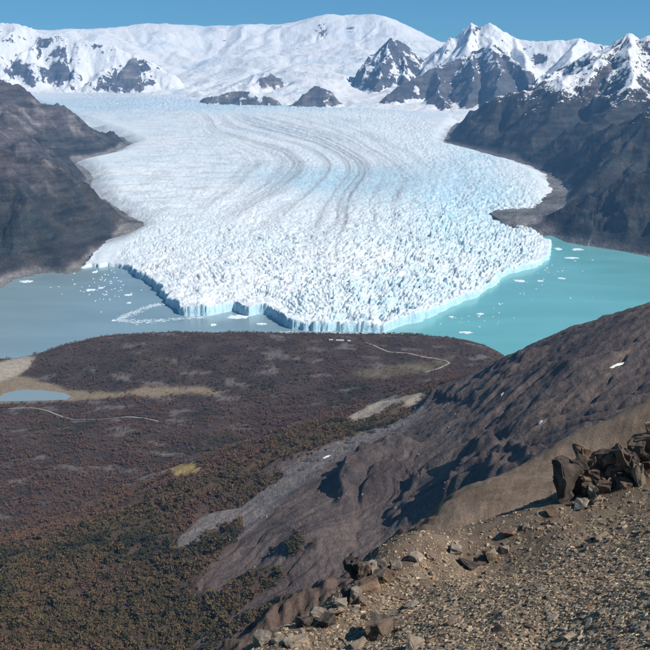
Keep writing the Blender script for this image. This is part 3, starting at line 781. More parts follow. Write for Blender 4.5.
# steps in the rock under the scree (lines picked from the photograph)
def escarp(pts, hgt, width, back=170.0):
    """a step in the slope: high on the right of the line, falling off sharply on its left"""
    global TZ
    p3 = []
    for q in pts:
        rr = np.linspace(700, 3000, 900); pp = P(q[0], q[1], rr); zz = ter(pp[0], pp[1])
        k = int(np.argmax(pp[2] < zz)); p3.append((pp[0][k], pp[1][k]))
    wx_ = TX + 22 * fbm(TX / 70, TY / 70, 4, 641); wy_ = TY + 22 * fbm(TX / 70, TY / 70, 4, 642)
    d = np.full(TX.shape, 1e9); sgn = np.zeros(TX.shape); tt = np.zeros(TX.shape)
    n = len(p3) - 1
    for k, (a, b_) in enumerate(zip(p3[:-1], p3[1:])):
        dd, t = seg_dist(wx_, wy_, a, b_)
        m = dd < d
        d = np.where(m, dd, d); tt = np.where(m, (k + t) / n, tt)
        sgn = np.where(m, np.sign((b_[1] - a[1]) * (wx_ - a[0]) - (b_[0] - a[0]) * (wy_ - a[1])), sgn)
    sd = d * sgn
    fade = ss(0, 0.2, tt) * (1 - ss(0.8, 1.0, tt))
    TZ = TZ + hgt * fade * ss(-width, width * 0.6, sd) * np.exp(-np.maximum(sd, 0) / back) * (0.75 + 0.5 * fbm(TX / 60, TY / 60, 3, 643))
escarp([(338, 512), (340, 492), (346, 474), (358, 462), (378, 452), (400, 446), (430, 440)], 52, 18)
escarp([(436, 520), (446, 500), (455, 480), (466, 462), (482, 448), (506, 436)], 46, 18)
escarp([(474, 512), (484, 490), (494, 470), (510, 456), (532, 446)], 26, 14)
escarp([(380, 540), (392, 520), (404, 500), (416, 480), (430, 462)], 20, 14)
escarp([(410, 416), (425, 403), (440, 397), (462, 389), (490, 377), (508, 367), (530, 358), (560, 345)], 40, 20, 120)
escarp([(480, 400), (510, 386), (545, 372), (580, 366), (620, 352)], 22, 16, 120)
TZ += erode_polar(TZ, float(az_of(-75)), float(az_of(720)), trs, (-620, 1150, 900, 2560), 3.6, 2.2, 2.3, 8) * ss(0.2, 0.9, scree) * ss(820, 980, TR)
TZ = np.where(TR > 3550, np.minimum(TZ, TZ0 + 12), TZ)
# pond basin stays flat
pond_px = [(-30, 402), (0, 397), (4, 393.5), (22, 389.6), (46, 390.6), (65, 393.2), (71.5, 396.5), (66, 400), (28, 401.2), (0, 401.5)]
pond_w = [PZ(x, y, 4.0) for x, y in pond_px]
pd_ = poly_sd(TX, TY, [q[:2] for q in pond_w])
TZ = np.where(pd_ > -60, np.minimum(TZ, 4.0 + np.clip(-pd_, -20, 60) * 0.16), TZ)
TZ = np.where((pd_ <= 0) & (pd_ > -200), np.maximum(TZ, 4.0 + np.clip(-pd_, 0, 30) * 0.05), TZ)
tsl, tnm = slope_of(TX, TY, TZ)
# ground tones
c_soil = mixc(np.array([0.055, 0.040, 0.034]), np.array([0.095, 0.067, 0.052]), ss(-0.4, 0.4, fbm(TX / 130, TY / 130, 5, 631)))
rockp = ss(0.14, 0.36, fbm(TX / 150, TY / 85, 5, 633) - 0.3 * slopev) * (1 - scree)
c_t = mixc(c_soil, np.array([0.20, 0.168, 0.15]), rockp * 0.8)
c_t = mixc(c_t, np.array([0.105, 0.075, 0.048]), brownband * 0.7)
c_scree = mixc(np.array([0.105, 0.080, 0.074]), np.array([0.170, 0.132, 0.115]), ss(-0.4, 0.5, fbm(TX / 210, TY / 160, 5, 635)))
c_scree = mixc(c_scree, np.array([0.235, 0.170, 0.125]), ss(-0.2, 0.4, fbm(ac / 160, al / 700, 4, 637)) * 0.75 * ss(430, 560, tu + 1.2 * (420 - tv)))
c_scree = mixc(c_scree, np.array([0.235, 0.207, 0.195]), fan * 0.85)
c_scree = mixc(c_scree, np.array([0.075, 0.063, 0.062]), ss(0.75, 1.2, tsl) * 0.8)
c_scree = c_scree * (1 + 0.42 * fbm((ac + wrp) / 13, al / 240, 4, 655) + 0.25 * fbm(TX / 9, TY / 9, 3, 656))[..., None]
c_t = mixc(c_t, c_scree, scree)
c_t = mixc(c_t, np.array([0.36, 0.32, 0.27]), pale * 0.8)
c_t = mixc(c_t, np.array([0.33, 0.25, 0.16]), tan * 0.85)
c_t = mixc(c_t, np.array([0.40, 0.34, 0.27]), sand)
c_t = mixc(c_t, np.array([0.36, 0.26, 0.10]), yellow)
c_t = mixc(c_t, np.array([0.21, 0.17, 0.10]), meadow * 0.7)
m_ter = terrain_mat("terrain_soil_and_scree", 0.05, 0.16, 0.42, 1.0, 7.0, 0.95, 0.1)
tu2, tv2 = project(TX, TY, TZ)
hid = tv2 > np.interp(tu2, [150, 222, 300, 364, 430, 464, 538, 609, 720], [760, 690, 646, 602, 551, 534, 499, 473, 445])      # far below the sight line over the shoulder
terrain = grid_mesh("terrain", TX, TY, TZ, m_ter, np.clip(c_t, 0.01, 0.9), ~hid)
tag(terrain, "brown peninsula and purple grey scree mountainside before the lake", "terrain", kind="structure")

def ground_z(x, y, _cache={}):
    """height of the built terrain grid at world x, y (bilinear)"""
    x = np.asarray(x, float); y = np.asarray(y, float)
    az = np.arctan2(x, y); r = np.hypot(x, y)
    a0, a1 = float(az_of(-75)), float(az_of(720))
    fa = np.clip((az - a0) / (a1 - a0) * (TX.shape[1] - 1), 0, TX.shape[1] - 1.001)
    fr = np.clip(np.interp(r, trs, np.arange(len(trs))), 0, len(trs) - 1.001)
    ia = fa.astype(int); ir = fr.astype(int); ta = fa - ia; tr = fr - ir
    def mix(G): return (G[ir, ia] * (1 - ta) + G[ir, ia + 1] * ta) * (1 - tr) + (G[ir + 1, ia] * (1 - ta) + G[ir + 1, ia + 1] * ta) * tr
    return mix
def tz(x, y): return ground_z(x, y)(TZ)
def tpix(px, py):
    rr = np.linspace(800, 4200, 3000); p = P(px, py, rr)
    k = int(np.argmax(p[2] < tz(p[0], p[1])))
    return p[:, k]

# pond
m_pond, nt, b = mat_base("pond_water", 0.12, 0.4); b.inputs["Base Color"].default_value = (0.24, 0.31, 0.33, 1)
me = bpy.data.meshes.new("pond")
me.from_pydata([(q[0], q[1], 4.6) for q in pond_w], [], [list(range(len(pond_w)))[::-1]]); me.materials.append(m_pond)
pond = bpy.data.objects.new("pond", me); COL.objects.link(pond)
tag(pond, "small grey pond on the sandy isthmus at the left edge", "pond", kind="structure")

# gravel roads, draped over the terrain
m_road, nt, b = mat_base("gravel_road", 0.95, 0.1); b.inputs["Base Color"].default_value = (0.30, 0.275, 0.245, 1)
road_lines = []
def road(label, pix, width):
    w = np.array([tpix(*q)[:2] for q in pix])
    seg = np.hypot(*np.diff(w, axis=0).T); s = np.concatenate([[0], np.cumsum(seg)])
    n = max(8, int(s[-1] / 12)); q = np.linspace(0, s[-1], n)
    c = np.stack([np.interp(q, s, w[:, 0]), np.interp(q, s, w[:, 1])], -1)
    for _ in range(6): c[1:-1] = (c[:-2] + 2 * c[1:-1] + c[2:]) / 4
    t = np.gradient(c, axis=0); t /= np.linalg.norm(t, axis=1, keepdims=True)
    nrm = np.stack([-t[:, 1], t[:, 0]], -1)
    rows = [c + nrm * width * k for k in (-0.5, 0, 0.5)]
    V = np.concatenate([np.column_stack([p, tz(p[:, 0], p[:, 1]) + 1.6]) for p in rows])
    i = np.arange(n - 1)
    F = np.concatenate([np.stack([i + k * n, i + 1 + k * n, i + 1 + (k + 1) * n, i + (k + 1) * n], -1) for k in (0, 1)])
    o = raw_mesh("road", V, F, m_road)
    road_lines.append(c)
    return tag(o, label, "road", kind="structure")
road("pale gravel road winding down the peninsula towards the lake", [(366, 343), (381, 349), (391, 353), (411, 354), (425, 358), (438, 359), (447, 361), (450, 364), (443, 367), (431, 371), (425, 373)], 9)
road("pale road crossing the brown forest plain at left", [(8, 409), (33, 408), (44, 410), (52, 413), (68, 418.5), (83, 420), (94, 420), (107, 419), (120, 417.8), (139, 417.5), (149, 419.5), (159, 422)], 7)

# ---------------------------------------------------------------- brown shoulder just below the viewpoint
bc = [P(x, y, r) for x, y, r in [(720, 405, 180), (650, 424, 165), (609, 433, 152), (565, 452, 140), (538, 459, 132), (515, 470, 124), (491, 481, 117), (464, 494, 110), (430, 511, 103), (404, 535, 97), (385, 548, 93), (364, 562, 89), (344, 582, 85), (300, 606, 80), (249, 630, 75), (222, 650, 72), (190, 680, 67),
        (720, 500, 92), (650, 500, 88), (565, 500, 92), (531, 508, 90), (498, 520, 86), (447, 535, 82), (400, 570, 74), (345, 600, 70), (300, 630, 66), (259, 650, 62), (650, 600, 60), (450, 650, 55), (350, 690, 52), (220, 720, 52), (600, 470, 112)]]
bc += [PRZ(x, r, z) for x, r, z in [(720, 260, 1080), (650, 250, 1070), (565, 220, 1070), (491, 190, 1060), (430, 170, 1050), (364, 150, 1050), (300, 135, 1050), (222, 120, 1050), (150, 90, 1090), (650, 420, 940), (500, 420, 900), (350, 400, 850), (200, 350, 850)]]
bfun = LogPolar(bc, 1e-6)
brs = 1.0 / np.linspace(1 / 40.0, 1 / 400.0, 180)
BX, BY, BR = polar(120, 760, 360, brs)
BZ = bfun(BX, BY) + 1.1 * fbm(BX / 14, BY / 14, 5, 701) + 0.35 * fbm(BX / 2.2, BY / 2.2, 4, 703)
bu, bv = project(BX, BY, BZ)
lft = 1 - ss(400, 470, bu)
BZ += lft * (2.0 * (ridged(BX / 9, BY / 13, 5, 705) - 0.5) + 0.9 * (ridged(BX / 2.5, BY / 3.5, 4, 706) - 0.5)) + 0.12 * fbm(BX / 0.8, BY / 0.8, 3, 708)
c_b = mixc(np.array([0.19, 0.138, 0.100]), np.array([0.245, 0.182, 0.135]), ss(-0.3, 0.3, fbm(BX / 9, BY / 9, 4, 707)))
c_b = mixc(c_b, np.array([0.12, 0.085, 0.075]), np.maximum(lft * 0.75, ss(0.25, 0.5, fbm(BX / 6, BY / 6, 4, 709)) * 0.5))
m_b = terrain_mat("shoulder_earth", 0.6, 3.0, 0.38, 0.9, 0.35, 0.95, 0.1)
shoulder = grid_mesh("hillside", BX, BY, BZ, m_b, c_b)
tag(shoulder, "smooth brown earth shoulder behind the stony foreground slope", "hillside", kind="structure")

# ---------------------------------------------------------------- stony foreground slope
fc = [P(x, y, r) for x, y, r in [(720, 425, 35), (650, 468, 31.5), (610, 484, 30.5), (565, 504, 29), (531, 521, 27.6), (498, 534, 26.6), (447, 547, 25.4), (430, 552, 24.8), (400, 558, 24.2), (372, 566, 23.4), (352, 582, 22.6), (344, 598, 21.6), (318, 612, 20.4), (296, 629, 19.2), (259, 642, 18), (235, 660, 17),
        (720, 650, 10.8), (650, 650, 12), (550, 650, 13), (450, 650, 14), (380, 650, 15), (330, 650, 16.2), (650, 560, 17.5), (550, 580, 17.5), (450, 590, 18.5), (400, 600, 18.8), (560, 530, 22.5), (650, 505, 23.5), (480, 566, 21.5), (650, 800, 7), (450, 800, 8.6), (300, 800, 10)]]
fc += [PRZ(x, r, z) for x, r, z in [(720, 44, 1181), (650, 38.5, 1179.5), (565, 34, 1177), (498, 31.5, 1175.5), (430, 29.5, 1175.5), (372, 28, 1176), (344, 26, 1178), (296, 23, 1179.5), (259, 21.5, 1180.5), (235, 20.5, 1181), (650, 55, 1165), (450, 48, 1160), (300, 36, 1165), (180, 24, 1176)]]
ffun = LogPolar(fc, 1e-6)
nrs = 1.0 / np.linspace(1 / 7.5, 1 / 56.0, 210)
NX, NY, NR = polar(180, 880, 400, nrs)
def near_z(X, Y):
    z = ffun(X, Y)
    z = z + 0.22 * fbm(X / 2.6, Y / 2.6, 4, 721) + 0.05 * fbm(X / 0.45, Y / 0.45, 4, 723)
    return z
NZ = near_z(NX, NY)
nu, nv = project(NX, NY, NZ)
def dark_band(u, v):
    """the finer, darker soil along the upper edge of the slope"""
    d = v - np.interp(u, [250, 344, 372, 430, 498, 565, 650], [650, 610, 572, 558, 543, 512, 484])
    return 1 - ss(4, 34, d)
c_n = mixc(np.array([0.25, 0.192, 0.135]), np.array([0.155, 0.118, 0.086]), ss(-0.2, 0.4, fbm(NX / 0.7, NY / 0.7, 4, 725)))
c_n = mixc(c_n, np.array([0.125, 0.092, 0.072]), np.clip(dark_band(nu, nv) * (0.6 + 0.8 * fbm(NX / 1.4, NY / 1.4, 3, 727)), 0, 1) * 0.85)
m_n = terrain_mat("stony_soil", 4.0, 22.0, 0.45, 0.9, 0.03, 0.95, 0.1)
slope = grid_mesh("ground", NX, NY, NZ, m_n, c_n)
tag(slope, "steep stony foreground slope of shale gravel at lower right", "ground", kind="structure")

def npix(px, py):
    rr = np.linspace(7.6, 50, 1500); p = P(px, py, rr)
    k = int(np.argmax(p[2] < near_z(p[0], p[1])))
    return p[:, k]

# ---------------------------------------------------------------- loose stones
rng = np.random.default_rng(7)
def rock_mat(name, c1, c2, scale, bump=0.5):
    m, nt, b = mat_base(name, 0.85, 0.25)
    N, L = nt.nodes, nt.links
    tc = N.new("ShaderNodeTexCoord"); oi = N.new("ShaderNodeObjectInfo")
    n1 = N.new("ShaderNodeTexNoise"); n1.inputs["Scale"].default_value = scale; n1.inputs["Detail"].default_value = 8; n1.inputs["Roughness"].default_value = 0.65
    n2 = N.new("ShaderNodeTexNoise"); n2.inputs["Scale"].default_value = scale * 5; n2.inputs["Detail"].default_value = 6
    L.new(tc.outputs["Object"], n1.inputs["Vector"]); L.new(tc.outputs["Object"], n2.inputs["Vector"])
    cr = N.new("ShaderNodeValToRGB")
    cr.color_ramp.elements[0].position = 0.35; cr.color_ramp.elements[0].color = (*c1, 1)
    cr.color_ramp.elements[1].position = 0.66; cr.color_ramp.elements[1].color = (*c2, 1)
    L.new(n1.outputs["Fac"], cr.inputs[0])
    mr = N.new("ShaderNodeMapRange"); mr.inputs["To Min"].default_value = 0.75; mr.inputs["To Max"].default_value = 1.2
    L.new(oi.outputs["Random"], mr.inputs["Value"])
    sc = N.new("ShaderNodeVectorMath"); sc.operation = 'SCALE'
    L.new(cr.outputs[0], sc.inputs[0]); L.new(mr.outputs[0], sc.inputs["Scale"]); L.new(sc.outputs[0], b.inputs["Base Color"])
    bp = N.new("ShaderNodeBump"); bp.inputs["Strength"].default_value = bump; bp.inputs["Distance"].default_value = 0.05
    L.new(n2.outputs["Fac"], bp.inputs["Height"]); L.new(bp.outputs[0], b.inputs["Normal"])
    return m
SEEDS = {1000: 1041}       # a squarer block for the large boulder
m_rk = {"tan": rock_mat("rock_tan", (0.20, 0.15, 0.11), (0.37, 0.295, 0.215), 2.5),
        "grey": rock_mat("rock_grey", (0.15, 0.125, 0.10), (0.31, 0.265, 0.215), 2.5),
        "brown": rock_mat("rock_brown", (0.11, 0.075, 0.055), (0.24, 0.16, 0.11), 2.5),
        "umber": rock_mat("rock_umber", (0.075, 0.055, 0.045), (0.20, 0.145, 0.105), 2.2),
        "dark": rock_mat("rock_dark", (0.028, 0.024, 0.022), (0.11, 0.085, 0.07), 2.0)}

def rock_mesh(name, size, seed, detail=1, blocky=0.6):
    """angular stone: the hull of points in a box, split and roughened"""
    rg = np.random.default_rng(seed)
    bm = bmesh.new()
    pts = rg.uniform(-1, 1, (16, 3))
    nrm = np.linalg.norm(pts, axis=1, keepdims=True)
    pts = pts / np.maximum(nrm, 0.3) * (1 - blocky) + np.sign(pts) * np.abs(pts) ** 0.35 * blocky
    for p in pts: bm.verts.new(p * 0.5)
    r = bmesh.ops.convex_hull(bm, input=bm.verts)
    bmesh.ops.delete(bm, geom=[g for g in r["geom_interior"] if isinstance(g, bmesh.types.BMVert)], context='VERTS')
    bmesh.ops.dissolve_limit(bm, angle_limit=0.12, verts=bm.verts, edges=bm.edges)
    if detail:
        bmesh.ops.bevel(bm, geom=list(bm.edges), offset=0.015, segments=1, affect='EDGES', clamp_overlap=True)
        bmesh.ops.triangulate(bm, faces=bm.faces)
        bmesh.ops.subdivide_edges(bm, edges=bm.edges, cuts=detail, use_grid_fill=True)
        co = np.array([v.co for v in bm.verts])
        dn = 0.0
        for f_, am in ((2.6, 0.065), (6.0, 0.05), (13.0, 0.03)):
            dn = dn + am * (gn(co[:, 0] * f_ + co[:, 2] * f_ * 0.7, co[:, 1] * f_ - co[:, 2] * f_ * 0.45, seed) + gn(co[:, 2] * f_ * 1.6, co[:, 0] * f_ * 0.5 + co[:, 1] * f_ * 0.4, seed + 3))
        dn = dn - 0.03 * (np.abs(((co[:, 2] * 5 + co[:, 0] * 0.8 + seed) % 1.0) - 0.5) < 0.12)
        for v, d in zip(bm.verts, dn): v.co += v.co.normalized() * float(d)
    for v in bm.verts: v.co = Vector((v.co.x * size[0], v.co.y * size[1], v.co.z * size[2]))
    me = bpy.data.meshes.new(name); bm.to_mesh(me); bm.free()
    return me

def surf_normal(x, y):
    e = 0.15
    gx_ = (near_z(np.array(x + e), np.array(y)) - near_z(np.array(x - e), np.array(y))) / (2 * e)
    gy_ = (near_z(np.array(x), np.array(y + e)) - near_z(np.array(x), np.array(y - e))) / (2 * e)
    return Vector((-float(gx_), -float(gy_), 1)).normalized()

def place_rock(name, label, px, py, w, d, h, mat, seed, group=None, rz=0.0, tilt=0.0, parent=None, sink=0.25, cat="rock", blocky=0.6, lift=0.0, detail=1):
    """(px, py) is the foot of the stone in the photograph"""
    q = npix(px, py)
    me = rock_mesh(name, (w, d, h), seed, detail, blocky)
    me.materials.append(m_rk[mat])
    o = bpy.data.objects.new(name, me); COL.objects.link(o)
    n = surf_normal(q[0], q[1]); up = (n * 0.6 + Vector((0, 0, 0.4))).normalized()
    o.rotation_mode = 'QUATERNION'
    rot = up.to_track_quat('Z', 'Y')
    from mathutils import Quaternion
    o.rotation_quaternion = rot @ Quaternion((0, 0, 1), rz) @ Quaternion((0, 1, 0), tilt)
    o.location = Vector(q) + up * (h * (0.5 - sink) + lift) + Vector((0, d * 0.3, 0))
    if parent:
        o.parent = parent
        o.location = o.location - parent.location
    else:
        tag(o, label, cat, group)
    return o

def empty(name, loc):
    e = bpy.data.objects.new(name, None); COL.objects.link(e); e.location = loc; return e

# the dark crag at the right edge: one outcrop of blocks
q = npix(600, 490)
crag_o = empty("rock_outcrop", q); tag(crag_o, "dark jagged rock outcrop at the right edge of the slope", "rock outcrop")
blocks = [(574, 500, 0.70, 0.8, 1.9, "dark", 0.0), (584, 494, 0.55, 0.7, 1.75, "dark", 0.0), (567, 501, 0.42, 0.6, 1.2, "dark", 0.0)]
for x in np.arange(588, 676, 6.5):
    y0 = np.interp(x, [560, 600, 650, 680], [501, 491, 474, 462]); top = np.interp(x, [565, 585, 620, 650, 680], [1.6, 1.4, 0.95, 1.0, 1.2])
    z = 0.0
    while z < top - 0.1:
        hh = rng.uniform(0.28, 0.55); ww = rng.uniform(0.32, 0.75)
        blocks.append((x + rng.uniform(-3, 3), y0 + rng.uniform(-2, 2) - z * 5, ww, rng.uniform(0.4, 0.8), hh * 1.35, rng.choice(["dark", "dark", "umber", "brown"]), z * 0.88))
        z += hh
blocks += [(596, 497, 0.5, 0.4, 0.55, "grey", 0.0), (607, 492, 0.4, 0.4, 0.45, "umber", 0.0), (641, 484, 0.50, 0.35, 0.85, "tan", 0.0), (626, 487, 0.6, 0.4, 0.3, "brown", 0.0)]
for k, (x, y, w, d, h, mt, up_) in enumerate(blocks):
    place_rock("block", None, x, y, w, d, h, mt, 900 + k, rz=rng.uniform(-0.6, 0.6), tilt=rng.uniform(-0.25, 0.25), parent=crag_o, detail=2, blocky=0.7, lift=up_)

# the second outcrop, lower left of centre
q = npix(375, 575)
out_o = empty("rock_outcrop", q); tag(out_o, "tan broken rock outcrop with a dark hollow above the lower left edge", "rock outcrop")
blocks = [(357, 580, 0.40, 0.5, 0.75, "dark"), (366, 581, 0.34, 0.4, 0.62, "umber"), (373, 575, 0.42, 0.4, 0.42, "grey"), (382, 572, 0.45, 0.4, 0.36, "grey"), (378, 583, 0.4, 0.4, 0.4, "dark"), (387, 581, 0.36, 0.35, 0.34, "brown"),
          (368, 593, 0.80, 0.6, 0.38, "brown"), (356, 604, 0.32, 0.4, 0.5, "grey"), (349, 603, 0.26, 0.35, 0.5, "dark"), (362, 606, 0.3, 0.3, 0.26, "umber"), (396, 570, 0.4, 0.35, 0.28, "grey"), (365, 572, 0.4, 0.4, 0.3, "umber"), (391, 576, 0.3, 0.3, 0.25, "umber"), (372, 587, 0.3, 0.3, 0.3, "umber")]
for k, (x, y, w, d, h, mt) in enumerate(blocks):
    place_rock("block", None, x, y, w, d, h, mt, 960 + k, rz=rng.uniform(-0.6, 0.6), tilt=rng.uniform(-0.25, 0.25), parent=out_o, detail=3, blocky=0.7)

singles = [("large square brown boulder with a shadowed left side near the bottom edge", 380, 637, 0.74, 0.55, 0.46, "umber"),
           ("pale slab lying at the bottom edge below the square boulder", 360, 650, 0.42, 0.4, 0.14, "tan"),
           ("flat tan slab cut by the bottom edge right of the square boulder", 415, 650, 0.6, 0.4, 0.15, "tan"),
           ("pale pointed slab resting upright in the middle of the slope", 493, 560, 0.5, 0.3, 0.42, "tan"),
           ("small pale block right of the pointed slab", 506, 553, 0.32, 0.3, 0.2, "tan"),
           ("grey boulder perched on the edge above the tan outcrop", 417, 562, 0.42, 0.35, 0.3, "grey"),
           ("small pale stone on the edge right of the grey perched boulder", 431, 560, 0.35, 0.3, 0.2, "tan"),
           ("pale cream stone in front of the dark crag", 598, 504, 0.42, 0.35, 0.24, "tan"),
           ("low grey stone left of the cream stone under the dark crag", 583, 508, 0.6, 0.4, 0.22, "grey"),
           ("long flat grey slab half buried in the gravel below the crag", 600, 538, 0.6, 0.35, 0.16, "tan"),
           ("leftmost light block of the stones on the lower left edge", 262, 645, 0.4, 0.4, 0.3, "grey"),
           ("pale slab between the blocks at the lower left edge", 281, 645, 0.34, 0.35, 0.2, "tan"),
           ("cream block at the bottom left edge of the slope", 297, 648, 0.6, 0.4, 0.22, "tan"),
           ("dark angular stone on the lower left edge", 305, 628, 0.45, 0.4, 0.35, "dark"),
           ("light grey block standing on the lower left edge", 318, 619, 0.42, 0.36, 0.3, "grey"),
           ("dark stone tucked behind the light grey block", 327, 627, 0.4, 0.4, 0.3, "dark"),
           ("pale flat stone right of the light grey block", 336, 618, 0.4, 0.35, 0.26, "tan"),
           ("small grey stone below the tan outcrop", 341, 608, 0.35, 0.3, 0.25, "grey"),
           ("thin bluish slab in the gravel left of centre", 412, 607, 0.4, 0.3, 0.08, "grey"),
           ("flat reddish stone on the edge left of the dark crag", 512, 536, 0.5, 0.35, 0.2, "brown"),
           ("pale stone on the edge left of the reddish stone", 526, 529, 0.3, 0.25, 0.16, "tan"),
           ("dark flat ledge stone below the pointed slab", 470, 568, 0.7, 0.4, 0.2, "dark"),
           ("brown slab left of the pointed pale slab", 481, 565, 0.5, 0.35, 0.16, "brown"),
           ("tan boulder on the edge between the grey boulder and pointed slab", 456, 554, 0.5, 0.4, 0.24, "grey"),
           ("low brown stone under the left foot of the crag", 553, 516, 0.5, 0.35, 0.2, "brown")]
for k, (lab, x, y, w, d, h, mt) in enumerate(singles):
    place_rock("boulder" if w >= 0.42 and h > 0.24 else "stone", lab, x, y, w, d, h, mt, SEEDS.get(1000 + k, 1000 + k), rz=rng.uniform(-0.5, 0.5), tilt=rng.uniform(-0.2, 0.2), cat="rock", detail=2, blocky=0.8)

# countable stones strewn over the gravel
protos = []
for k in range(10):
    me = rock_mesh("stone", (1.0, rng.uniform(0.6, 0.9), rng.uniform(0.28, 0.5)), 1100 + k, 0, 0.55)
    protos.append(me)
from mathutils import Quaternion
variants = {}
for mt in m_rk:
    for k, me in enumerate(protos):
        c = me.copy(); c.materials.append(m_rk[mt]); variants[(mt, k)] = c
n_put = 0
while n_put < 290:
    x, y = rng.uniform(275, 655), rng.uniform(470, 655)
    lim = np.interp(x, [250, 296, 344, 372, 430, 498, 565, 650], [648, 634, 608, 570, 555, 538, 510, 488])
    if y < lim: continue
    if y > lim + 45 and rng.random() < 0.35: continue
    q = npix(x, y)
    s = float(rng.choice([0.13, 0.17, 0.22, 0.30], p=[0.4, 0.33, 0.2, 0.07]))
    mt = rng.choice(["tan", "grey", "brown", "dark"], p=[0.42, 0.30, 0.16, 0.12])
    o = bpy.data.objects.new("stone", variants[(mt, int(rng.integers(10)))]); COL.objects.link(o)
    n = surf_normal(q[0], q[1])
    o.rotation_mode = 'QUATERNION'
    o.rotation_quaternion = n.to_track_quat('Z', 'Y') @ Quaternion((0, 0, 1), rng.uniform(0, 6.28)) @ Quaternion((1, 0, 0), rng.uniform(-0.35, 0.35))
    o.scale = (s, s, s)
    o.location = Vector(q) + n * s * 0.08
    tag(o, "small angular shale stone strewn over the foreground gravel", "stone", "shale stones strewn over the foreground slope")
    n_put += 1

# the gravel itself: tens of thousands of chips, nobody could count them
def chip_cloud(n):
    az = rng.uniform(float(az_of(215)), float(az_of(860)), n * 8)
    r = 1.0 / rng.uniform(1 / 34.0, 1 / 8.6, n * 8)
    X, Y = r * np.sin(az), r * np.cos(az); Z = near_z(X, Y)
    u, v = project(X, Y, Z)
    keep = (v < 715) & (u > 205) & (u < 735)
    band = np.clip(dark_band(u, v), 0, 1)
    keep &= rng.random(n * 8) > 0.45 * band
    X, Y, Z, r = [a[keep][:n] for a in (X, Y, Z, r)]
    n = len(X)
    s = np.clip(rng.lognormal(math.log(0.047), 0.48, n), 0.016, 0.15)
    base = np.array([(-.5, -.34, -.14), (.42, -.4, -.12), (.5, .3, -.15), (-.36, .42, -.1), (-.36, -.26, .15), (.3, -.3, .12), (.4, .2, .16), (-.28, .3, .13)])
    V = base[None] * s[:, None, None] * rng.uniform(0.65, 1.35, (n, 8, 3))
    a = rng.uniform(0, 6.283, n); t1 = rng.normal(0, 0.22, n); t2 = rng.normal(0, 0.22, n)
    ca, sa = np.cos(a)[:, None], np.sin(a)[:, None]
    x, y, z = V[..., 0], V[..., 1], V[..., 2]
    z = z + x * t1[:, None] + y * t2[:, None]
    x, y = x * ca - y * sa, x * sa + y * ca
    e = 0.2
    gxs = (near_z(X + e, Y) - near_z(X - e, Y)) / (2 * e); gys = (near_z(X, Y + e) - near_z(X, Y - e)) / (2 * e)
    z = z + x * gxs[:, None] + y * gys[:, None]
    V = np.stack([x + X[:, None], y + Y[:, None], z + (Z + s * 0.07)[:, None]], -1).reshape(-1, 3)
    fq = np.array([(4, 5, 6, 7), (0, 1, 5, 4), (1, 2, 6, 5), (2, 3, 7, 6), (3, 0, 4, 7)])
    F = (fq[None] + 8 * np.arange(n)[:, None, None]).reshape(-1, 4)
    pal = np.array([(0.40, 0.315, 0.215), (0.33, 0.255, 0.175), (0.46, 0.375, 0.27), (0.23, 0.19, 0.15), (0.27, 0.23, 0.185), (0.15, 0.115, 0.09), (0.26, 0.155, 0.10), (0.16, 0.125, 0.10)])
    c = pal[rng.choice(8, n, p=[0.24, 0.20, 0.12, 0.12, 0.10, 0.08, 0.05, 0.09])] * rng.uniform(0.75, 1.2, (n, 1)) * np.array([1.02, 0.98, 0.94])
    return V, F, np.repeat(c, 8, 0)
V, F, c = chip_cloud(56000)
m_chip = terrain_mat("gravel_chips", 9.0, 60.0, 0.22, 0.4, 0.01, 0.9, 0.2)
gravel = raw_mesh("gravel", V, F, m_chip, c, smooth=False)
tag(gravel, "loose shale gravel covering the foreground slope", "gravel", kind="stuff")

# boulders that rolled out over the grey scree fan: pale specks, one mass
n = 1500
gx_, gy_ = rng.uniform(-420, 420, n * 12), rng.uniform(1150, 2250, n * 12)
zz = tz(gx_, gy_); u_, v_ = project(gx_, gy_, zz)
wgt = ground_z(gx_, gy_)(np.clip(scree * (0.25 + 0.75 * fan), 0, 1)) * (u_ > 170) * (u_ < 470)
kk = np.where(rng.random(n * 12) < wgt * 0.35)[0][:n]
gx_, gy_, zz = gx_[kk], gy_[kk], zz[kk]; n = len(kk)
base_ = np.array([(-.5, -.4, -.3), (.45, -.45, -.3), (.5, .4, -.3), (-.4, .5, -.3), (-.3, -.25, .35), (.3, -.3, .3), (.35, .25, .4), (-.25, .3, .32)])
sz = np.clip(rng.lognormal(math.log(1.5), 0.5, n), 0.7, 5.5)
Vb = base_[None] * sz[:, None, None] * rng.uniform(0.6, 1.4, (n, 8, 3)) + np.stack([gx_, gy_, zz + 0.15 * sz], -1)[:, None, :]
Fb = (np.array([(4, 5, 6, 7), (0, 1, 5, 4), (1, 2, 6, 5), (2, 3, 7, 6), (3, 0, 4, 7)])[None] + 8 * np.arange(n)[:, None, None]).reshape(-1, 4)
cb = np.array([(0.30, 0.25, 0.21)]) * rng.uniform(0.45, 1.3, (n, 1))
o = raw_mesh("scree_debris", Vb.reshape(-1, 3), Fb, m_ter, np.repeat(cb, 8, 0), smooth=False)
tag(o, "pale fallen boulders scattered over the grey scree fan", "scree", kind="stuff")

